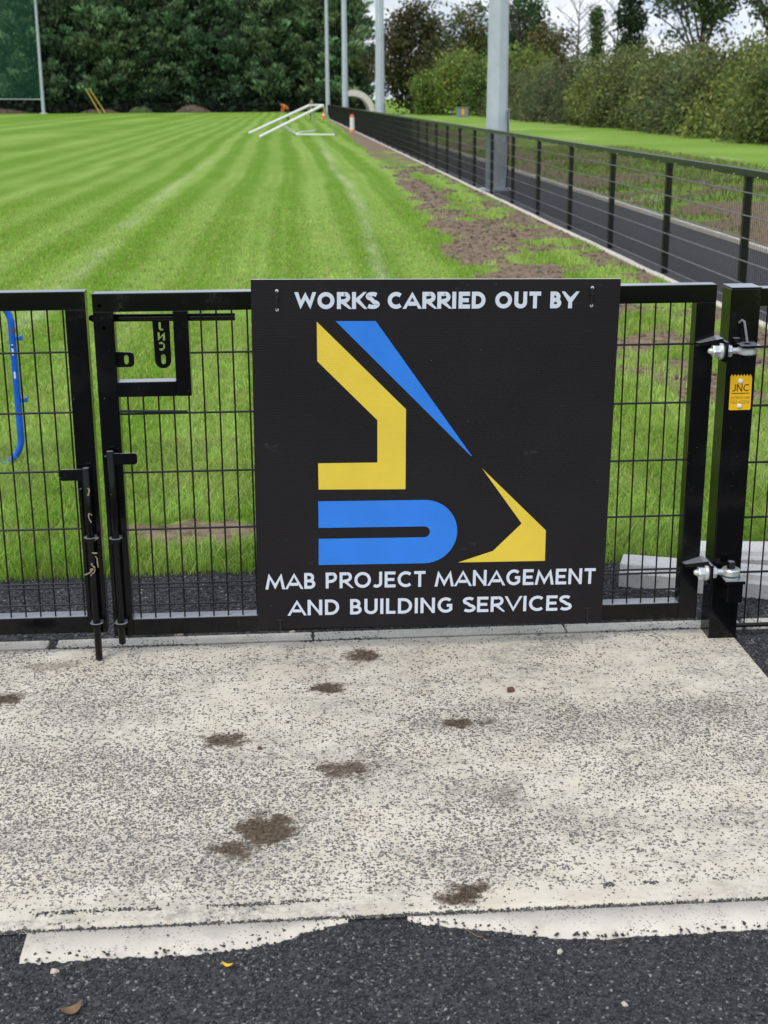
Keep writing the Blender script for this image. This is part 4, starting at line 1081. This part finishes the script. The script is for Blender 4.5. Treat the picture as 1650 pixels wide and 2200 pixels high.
lump('pebble', .575, -1.80, .0, .0085, M_PEB, 'pale pebble on the tarmac below the wavy haunching strip', 'pebble', 4)
lump('pebble', .676, -1.995, .0, .008, M_PEB, 'small tan pebble out on the open tarmac', 'pebble', 5)
lump('pebble', -.43, .195, .003, .016, M_PEB, 'white pebble under the sign gate beside its lock stile', 'pebble', 6)
lump('pebble', -.02, .185, .002, .012, M_PEB, 'grey pebble under the corner of the sign', 'pebble', 7)
def leaf_obj(name, x, y, z, L, W, rz, curl, mat, label):
    m = MB(); n = 8; vs = []; fs = []
    for i in range(n+1):
        u = i/n; w = W*math.sin(PI*min(1, u*.93+.05))**.8; h = curl*(u-.5)**2*4+.002; bend = .35*L*(u-.5)**2
        vs += [(u*L-L/2, bend-w/2, z+h+.003), (u*L-L/2, bend, z+h), (u*L-L/2, bend+w/2, z+h+.004)]
        if i: a = (i-1)*3; fs += [(a, a+1, a+4, a+3), (a+1, a+2, a+5, a+4)]
    m.add(vs, fs); me = m.mesh(name, mat, True); return link(name, me, None, (x, y, 0), (0, 0, rz), label=label, cat='leaf')
leaf_obj('fallen_leaf', -.177, -1.803, .006, .026, .010, -.3, .006, M_LEAFY, 'small curled yellow leaf on the foreground tarmac')
leaf_obj('fallen_leaf', -.50, -1.935, .006, .052, .026, .5, .012, M_LEAFB, 'crumpled brown leaf on the foreground tarmac')
tg = MB().tube([(.365, -1.700, .010), (.378, -1.718, .012), (.392, -1.734, .010), (.405, -1.738, .008)], .0012, 5).build('twig', M_LEAFB, origin=(.38, -1.72, .0)); tag(tg, 'thin brown twig by the tarmac covered gap in the haunching', 'twig')

# ------------------------------------------------------------------ loose kerb blocks behind the gate
def kerb_block(x, y, z, rz, L, label, lay=0.0):
    r = empty('kerb_block', (x, y, z), (0, 0, rz), label=label, cat='kerb block')
    prof = [(d*.62, h*.70) for d, h in [(0, 0), (0, .082), (.012, .092), (.030, .094), (.042, .120), (.050, .125), (.245, .125), (.250, .120), (.250, 0)]]
    m = MB(); n = len(prof)
    vs = [(0, d, h) for d, h in prof]+[(L, d, h) for d, h in prof]
    fs = [tuple(range(n)), tuple(range(2*n-1, n-1, -1))]+[(i, (i+1) % n, (i+1) % n+n, i+n) for i in range(n)]
    m.add(vs, fs); link('block', m.mesh('block', M_KERB), r); return r
kerb_block(1.272, .575, .0, -.34, .915, 'grey stepped precast kerb block lying behind the gate hinge post')
kerb_block(1.60, .715, .0, -.12, .915, 'pale precast kerb block lying behind the other kerb block, against the grass')

# ------------------------------------------------------------------ blue crowd barrier
BR = empty('crowd_barrier', (-2.2, 2.55, 0), label='blue tubular crowd barrier standing on the grass behind the gate leaf', cat='barrier')
xr, xl, zb, zt, r_ = -1.405, -3.4, .030, .93, .16
pts = [(xl+r_, zb), (xr-r_-.02, zb)]+arc(xr-r_, zb+r_, r_, r_, -90, 0, 14)+[(xr, .40), (xr, .60), (xr-.002, zt-r_-.03)]+arc(xr-r_, zt-r_, r_, r_, 4, 90, 14)+[(xl+r_, zt)]+arc(xl+r_, zt-r_, r_, r_, 100, 180, 8)+[(xl, zb+r_)]+arc(xl+r_, zb+r_, r_, r_, 190, 270, 8)
MB().tube([(a, 2.55, b) for a, b in pts], .0175, 12).build('frame', M_BLUE, BR, smooth=True)
for i in range(14):
    MB().tube([(xl+.13+i*.134, 2.55, zb+.01), (xl+.13+i*.134, 2.55, zt-.01)], .007, 8).build('bar', M_BLUE, BR, smooth=50)
for z in (.705, .385):
    MB().box((xr+.010, 2.545, z-.012), (xr+.050, 2.552, z+.006), .002).box((xr+.038, 2.535, z-.006), (xr+.050, 2.562, z+.014), .002).build('coupling_hook', M_BLUE, BR)
for z, h in ((.62, .05), (.655, .02), (.50, .035)):
    MB().box((xr-.006, 2.5318, z), (xr+.003, 2.5335, z+h), .0005).build('scratch_mark', M_WHITE, BR)
MB().tube([(xr, 2.55, .735), (xr, 2.55, .752)], .0185, 12).build('band', simple('worn_band', (.10, .09, .09), .7), BR)
for x in (xl+.35, xr-.35):
    MB().box((x-.02, 2.30, .004), (x+.02, 2.80, .014), .002).build('foot', M_BLUE, BR)

# ------------------------------------------------------------------ tipped goal, marker post, cone
GF = empty('goal_frame', (.5, 68, 0), label='white portable goal frame tipped over on the grass near the fence', cat='goal')
for a, b, w in [((-1.24, 64.2, .06), (1.84, 64.2, 1.50), .075), ((-1.93, 71.4, .06), (1.36, 71.4, 1.48), .075), ((1.84, 64.2, 1.50), (1.36, 71.4, 1.48), .06)]:
    MB().tube([a, b], w, 8).build('post', M_WHITE, GF, smooth=50)
for a, b in [((1.84, 64.2, 1.48), (2.56, 67.0, .05)), ((1.36, 71.4, 1.44), (1.80, 76.5, .05)), ((.52, 68.8, .05), (2.56, 67.2, .05)), ((.80, 73.0, .05), (1.80, 76.5, .05)), ((.52, 68.8, .05), (.80, 73.0, .05)), ((-.45, 71.4, .72), (.52, 72, .05)), ((-.2, 64.2, .52), (.52, 68.8, .05))]:
    MB().tube([a, b], .05, 8).build('stay', M_WHITE, GF, smooth=50)
M_ORANGE = simple('orange_plastic', (.75, .16, .03), .5, var=.06)
MP = empty('marker_post', (3.66, 73.0, 0), label='white traffic marker with orange top and base on the fence kerb', cat='marker post')
MB().lathe([(.20, 0), (.20, .05), (.15, .08), (.13, .16)], (3.66, 73.0, 0), 14).build('base', M_ORANGE, MP, smooth=40)
MB().lathe([(.13, .16), (.12, .82)], (3.66, 73.0, 0), 14).build('sleeve', M_WHITE, MP, smooth=40)
MB().lathe([(.12, .82), (.105, .94), (.05, .98)], (3.66, 73.0, 0), 14).build('top', M_ORANGE, MP, smooth=40)
TC = empty('traffic_cone', (3.45, 122, 0), label='orange traffic cone beside the far fence near the two workers', cat='cone')
MB().box((3.22, 121.77, 0), (3.68, 122.23, .05), .01).build('base', M_ORANGE, TC)
MB().lathe([(.19, .05), (.03, .80)], (3.45, 122, 0), 14).build('cone', M_ORANGE, TC, smooth=40)
MB().lathe([(.132, .34), (.098, .50)], (3.45, 122, 0), 14).build('reflective_band', M_WHITE, TC, smooth=40)
BK = empty('bucket', (.95, 116, 0), label='yellow bucket on the grass beside the bending worker', cat='bucket')
MB().lathe([(.16, 0), (.21, .40), (.22, .42), (.19, .41), (.15, .05)], (.95, 116, 0), 16).build('body', simple('yellow_bucket', (.75, .48, .05), .5), BK, smooth=40)
MB().tube([(.74, 116, .40), (.80, 116, .56), (.95, 116, .62), (1.10, 116, .56), (1.16, 116, .40)], .008, 6).build('handle', M_ZINC, BK)

# ------------------------------------------------------------------ dugout, cabinet, far things
DG = empty('team_shelter', (6.0, 105, 0), label='white curved team shelter beyond the path by the far poles', cat='shelter')
M_SHELT = simple('white_fibreglass', (.66, .62, .55), .5, var=.08)
def shelter_shell(y0, y1):
    out = [(4.95, 1.95), (4.92, 2.30)]+[(5.25+1.65*math.sin(math.radians(a))*1.0, .85+1.58*math.cos(math.radians(a))) for a in range(0, 91, 9)]+[(6.92, 0)]
    inn = [(6.55, 0), (6.50, .9)]+[(5.25+1.25*math.sin(math.radians(a)), .85+1.12*math.cos(math.radians(a))) for a in range(80, -1, -10)]
    poly = out+inn; n = len(poly); m = MB()
    bm = bmesh.new(); fv = [bm.verts.new((x, y0, z)) for x, z in poly]; bv = [bm.verts.new((x, y1, z)) for x, z in poly]
    f1 = bm.faces.new(fv); f2 = bm.faces.new(bv[::-1])
    for i in range(n): bm.faces.new((fv[i], bv[i], bv[(i+1) % n], fv[(i+1) % n]))
    bmesh.ops.triangulate(bm, faces=[f1, f2]); bm.verts.index_update()
    m.add([v.co[:] for v in bm.verts], [[v.index for v in f.verts] for f in bm.faces]); bm.free(); return m
shelter_shell(105, 105.18).build('end_frame', M_SHELT, DG)
shelter_shell(109, 109.18).build('end_frame', M_SHELT, DG)
rf = MB(); ring = [(5.25+1.60*math.sin(math.radians(a)), .85+1.53*math.cos(math.radians(a))) for a in range(0, 91, 9)]+[(6.88, 0)]
for (a, b), (c, d) in zip(ring[:-1], ring[1:]): rf.add([(a, 105.18, b), (c, 105.18, d), (c, 109, d), (a, 109, b)], [(0, 1, 2, 3)])
rf.build('roof_shell', M_SHELT, DG, smooth=True)
MB().box((5.9, 105.2, .38), (6.35, 108.98, .44), .01).box((5.95, 105.3, 0), (6.0, 105.36, .38)).box((6.25, 108.8, 0), (6.3, 108.86, .38)).build('bench', M_GALV, DG)
CB = empty('utility_cabinet', (15.6, 120, 0), label='grey utility cabinet with a yellow panel in front of the willow bushes', cat='cabinet')
MB().box((15.1, 119.7, 0), (16.1, 120.3, .92), .02).build('body', simple('grey_cabinet', (.22, .24, .26), .6), CB)
MB().box((15.05, 119.65, .92), (16.15, 120.35, .98), .01).build('lid', simple('grey_lid', (.26, .28, .3), .6), CB)
MB().box((15.5, 119.68, .35), (15.72, 119.699, .85)).build('yellow_panel', M_YTAG, CB)

# ball stop net with its pole
NP = empty('net_pole', (-32.0, 187.6, 0), label='tall grey net pole at the far end of the pitch beside the green netting', cat='pole')
MB().lathe([(.24, -.05), (.20, 6), (.15, 18.5)], (-32, 187.6, 0), 10).build('shaft', M_GALV, NP, smooth=40)
MB().box((-32.45, 187.2, 0), (-31.55, 188.0, .12), .02).build('base', M_KERB, NP)
tn = NT('green_netting'); tn.base((.035, .20, .12)).rough(.8)
tr_ = tn.n.new('ShaderNodeBsdfTransparent'); mxn = tn.n.new('ShaderNodeMixShader'); mxn.inputs[0].default_value = .16
tn.l.new(tr_.outputs[0], mxn.inputs[1]); tn.l.new(tn.b.outputs[0], mxn.inputs[2]); tn.l.new(mxn.outputs[0], tn.n['Material Output'].inputs['Surface'])
NE = empty('ball_stop_net', (-42, 187.4, 2), label='green ball stop netting hung beside the tall grey net pole', cat='net')
nm_ = MB(); nx_ = 20
for i in range(nx_+1):
    x = -56+24*i/nx_; zl = 2.05-.25*math.sin(PI*min(1, max(0, (x+44)/12)))*.6
    nm_.v += [(x, 187.4+.1*math.sin(i), zl), (x, 187.4+.15*math.sin(i*1.7), 9), (x, 187.4, 18)]
    if i: a = (i-1)*3; nm_.f += [(a, a+1, a+4, a+3), (a+1, a+2, a+5, a+4)]
nm_.build('netting', tn.m, NE, smooth=True)
MB().tube([(-56, 187.4, 1.95), (-50, 187.4, 2.02), (-44, 187.4, 2.05), (-38, 187.4, 1.92), (-32.1, 187.5, 1.85)], .055, 6).build('hem_rope', simple('pale_rope', (.5, .52, .5), .8), NE)
for i, (x0, x1, y_) in enumerate([(-24.6, -26.6, 187.5), (-23.9, -26.2, 187.9)]):
    gw = empty('guy_wire', (x0, y_, 0), label='guy wire with a yellow guard slanting down in front of the conifers', cat='guy wire', group='two guy wires with yellow guards')
    MB().tube([(x0, y_, -.05), (x0+(x1-x0)*2.6, y_+1, 9.5)], .009, 5).build('wire', M_FENCE, gw)
    MB().tube([(x0-.0, y_-.03, .05), (x0+(x1-x0)*.86, y_+.3, 3.2)], .07, 8).build('guard', simple('yellow_guard', (.55, .42, .08), .6), gw)
# low heaps of spoil along the far fence
M_SOIL = simple('spoil_soil', (.15, .11, .075), .95, var=.4, sc=2, bump=.6)
M_GSOIL = simple('grassy_spoil', (.08, .12, .035), .95, var=.4, sc=2, bump=.6)
def heap(x, y, rx, ry, h, mat, label, seed):
    n = 26; xs_ = np.linspace(-1.15, 1.15, n); Xg, Yg = np.meshgrid(xs_, xs_); R2 = np.clip(1-(Xg**2+Yg**2), 0, 1)
    Z = h*R2*(.6+.9*fbm(Xg*rx, Yg*ry, .8, seed))-.05
    idx = np.arange(n*n).reshape(n, n); F = np.stack([idx[:-1, :-1], idx[:-1, 1:], idx[1:, 1:], idx[1:, :-1]], -1).reshape(-1, 4)
    me = np_mesh('soil_heap', np.stack([Xg*rx, Yg*ry, Z], -1).reshape(-1, 3), F, mat, smooth=True)
    link('soil_heap', me, None, (x, y, 0), label=label, cat='soil heap')
heap(-12.4, 190.5, 2.6, 1.5, .95, M_SOIL, 'brown spoil heap behind the far fence left of the bending worker', 61)
heap(-19.5, 190.5, 1.8, 1.3, .90, M_GSOIL, 'grassed over spoil heap behind the far fence right of the guy wires', 62)
heap(-39, 190.8, 6, 1.2, .75, M_SOIL, 'long low brown spoil heap under the green netting', 63)
heap(-25, 190.8, 3.0, 1.2, .6, M_SOIL, 'small brown spoil heap behind the guy wires', 64)

# ------------------------------------------------------------------ two workers
def person(loc, rz, joints, edges, root, mats, pick, label, hair_c, hair_r, hair_mat):
    r = empty('person', loc, (0, 0, rz), label=label, cat='person')
    names = list(joints); me = bpy.data.meshes.new('body')
    me.from_pydata([joints[n][0] for n in names], [(names.index(a), names.index(b)) for a, b in edges], [])
    ob = bpy.data.objects.new('tmp', me); COL.objects.link(ob)
    sk = ob.modifiers.new('s', 'SKIN'); sk.use_smooth_shade = True
    for n_, sv in zip(names, me.skin_vertices[0].data):
        q = joints[n_][1]; sv.radius = q if isinstance(q, tuple) else (q, q); sv.use_root = (n_ == root)
    ss = ob.modifiers.new('d', 'SUBSURF'); ss.levels = 1; ss.render_levels = 1
    dg = bpy.context.evaluated_depsgraph_get(); m2 = bpy.data.meshes.new_from_object(ob.evaluated_get(dg)); m2.name = 'body'
    bpy.data.objects.remove(ob)
    m2.materials.clear()
    for m_ in mats: m2.materials.append(m_)
    P = {n_: Vector(joints[n_][0]) for n_ in names}
    for p in m2.polygons:
        c = p.center
        def seg_dist(e):
            a, d = P[e[0]], P[e[1]]-P[e[0]]
            return (c-(a+d*max(0, min(1, (c-a).dot(d)/max(1e-9, d.length_squared))))).length
        best = min(edges, key=seg_dist)
        p.material_index = pick(best); p.use_smooth = True
    link('body', m2, r)
    hm_ = MB().lathe([(.001, 1), (.06, .95), (.095, .6), (.104, .25), (.098, -.05), (.085, -.2)], (0, 0, 0), 14)
    hm_.v = [(x+hair_c[0], y+hair_c[1], z*hair_r+hair_c[2]) for x, y, z in hm_.v]
    link('hair', hm_.mesh('hair', hair_mat, True), r); return r
M_SKIN = simple('skin', (.45, .27, .20), .6, var=.05); M_HIVIS = simple('orange_hi_vis', (.85, .20, .03), .7, var=.08); M_NAVY = simple('navy_work_cloth', (.018, .022, .035), .8); M_BOOT = simple('dark_boots', (.03, .025, .02), .7); M_HAIR = simple('dark_hair', (.03, .022, .016), .7)
def fingers(J, E, hand, tip_dir, side_dir, pre):
    h = Vector(J[hand][0]); td = Vector(tip_dir).normalized(); sdv = Vector(side_dir).normalized()
    for i, (o_, L) in enumerate([(-.03, .07), (-.01, .085), (.01, .08), (.03, .062)]):
        n1, n2 = f'{pre}f{i}', f'{pre}g{i}'
        J[n1] = (tuple(h+sdv*o_+td*L*.6), .010); J[n2] = (tuple(h+sdv*o_*1.1+td*L+Vector((0, 0, -.012))), .008); E += [(hand, n1), (n1, n2)]
    J[pre+'t'] = (tuple(h+sdv*-.055+td*.02), .010); E.append((hand, pre+'t'))
def legs(J, E, hip, dx, foot_y):
    for s, n_ in ((-1, 'l'), (1, 'r')):
        J[n_+'hip'] = ((s*.09, hip[1], hip[2]-.06), .095); J[n_+'knee'] = ((s*.12, hip[1]+dx, .50), .066); J[n_+'ank'] = ((s*.13, foot_y, .09), .045)
        J[n_+'heel'] = ((s*.13, foot_y+.03, .05), .045); J[n_+'toe'] = ((s*.15, foot_y-.17, .035), .036)
        E += [('pelvis', n_+'hip'), (n_+'hip', n_+'knee'), (n_+'knee', n_+'ank'), (n_+'ank', n_+'heel'), (n_+'heel', n_+'toe')]
# bending worker, facing left
J = {'pelvis': ((0, .12, .92), (.15, .12)), 'waist': ((0, 0, 1.04), (.15, .12)), 'chest': ((0, -.26, 1.22), (.18, .13)), 'neck': ((0, -.42, 1.30), .06), 'head': ((0, -.54, 1.33), (.085, .10)), 'crown': ((0, -.64, 1.36), (.07, .08)), 'nose': ((0, -.60, 1.22), .02)}
E_ = [('pelvis', 'waist'), ('waist', 'chest'), ('chest', 'neck'), ('neck', 'head'), ('head', 'crown'), ('head', 'nose')]
legs(J, E_, (0, .12, .92), -.04, .10)
for s, n_ in ((-1, 'L'), (1, 'R')):
    J[n_+'sh'] = ((s*.20, -.30, 1.22), .068); J[n_+'el'] = ((s*.24, -.36, .93), .05); J[n_+'wr'] = ((s*.20, -.46, .70), .034); J[n_+'ha'] = ((s*.20, -.48, .63), (.042, .022))
    E_ += [('chest', n_+'sh'), (n_+'sh', n_+'el'), (n_+'el', n_+'wr'), (n_+'wr', n_+'ha')]; fingers(J, E_, n_+'ha', (0, -.25, -1), (s, 0, 0), n_)
def pick1(e):
    b = e[1]
    if b in ('waist', 'chest') or b.endswith('sh') or b.endswith('el') or b.endswith('wr'): return 0
    if b.endswith('hip') or b.endswith('knee') or b.endswith('ank'): return 1
    if b.endswith('heel') or b.endswith('toe'): return 3
    return 2
person((.20, 118, .012), -1.2, J, E_, 'pelvis', [M_HIVIS, M_NAVY, M_SKIN, M_BOOT], pick1, 'person in an orange hi vis top bending forward behind the tipped goal', (0, -.60, 1.37), .10, M_HAIR)
J = {'pelvis': ((0, 0, .95), (.15, .11)), 'waist': ((0, 0, 1.10), (.15, .11)), 'chest': ((0, 0, 1.36), (.19, .13)), 'neck': ((0, 0, 1.52), .058), 'head': ((0, -.01, 1.64), (.078, .095)), 'crown': ((0, 0, 1.75), (.068, .08)), 'nose': ((0, -.115, 1.63), .018)}
E_ = [('pelvis', 'waist'), ('waist', 'chest'), ('chest', 'neck'), ('neck', 'head'), ('head', 'crown'), ('head', 'nose')]
legs(J, E_, (0, 0, .95), -.03, .02)
for s, n_ in ((-1, 'L'), (1, 'R')):
    J[n_+'sh'] = ((s*.21, 0, 1.42), .066); J[n_+'el'] = ((s*.27, .02, 1.14), .05); J[n_+'wr'] = ((s*.25, -.12, .94), .034); J[n_+'ha'] = ((s*.25, -.16, .87), (.042, .022))
    E_ += [('chest', n_+'sh'), (n_+'sh', n_+'el'), (n_+'el', n_+'wr'), (n_+'wr', n_+'ha')]; fingers(J, E_, n_+'ha', (0, -.35, -1), (s, 0, 0), n_)
person((2.33, 118.5, .012), -.5, J, E_, 'pelvis', [M_NAVY, M_NAVY, M_SKIN, M_BOOT], pick1, 'person in dark clothes standing upright behind the tipped goal', (0, .012, 1.70), .10, M_HAIR)
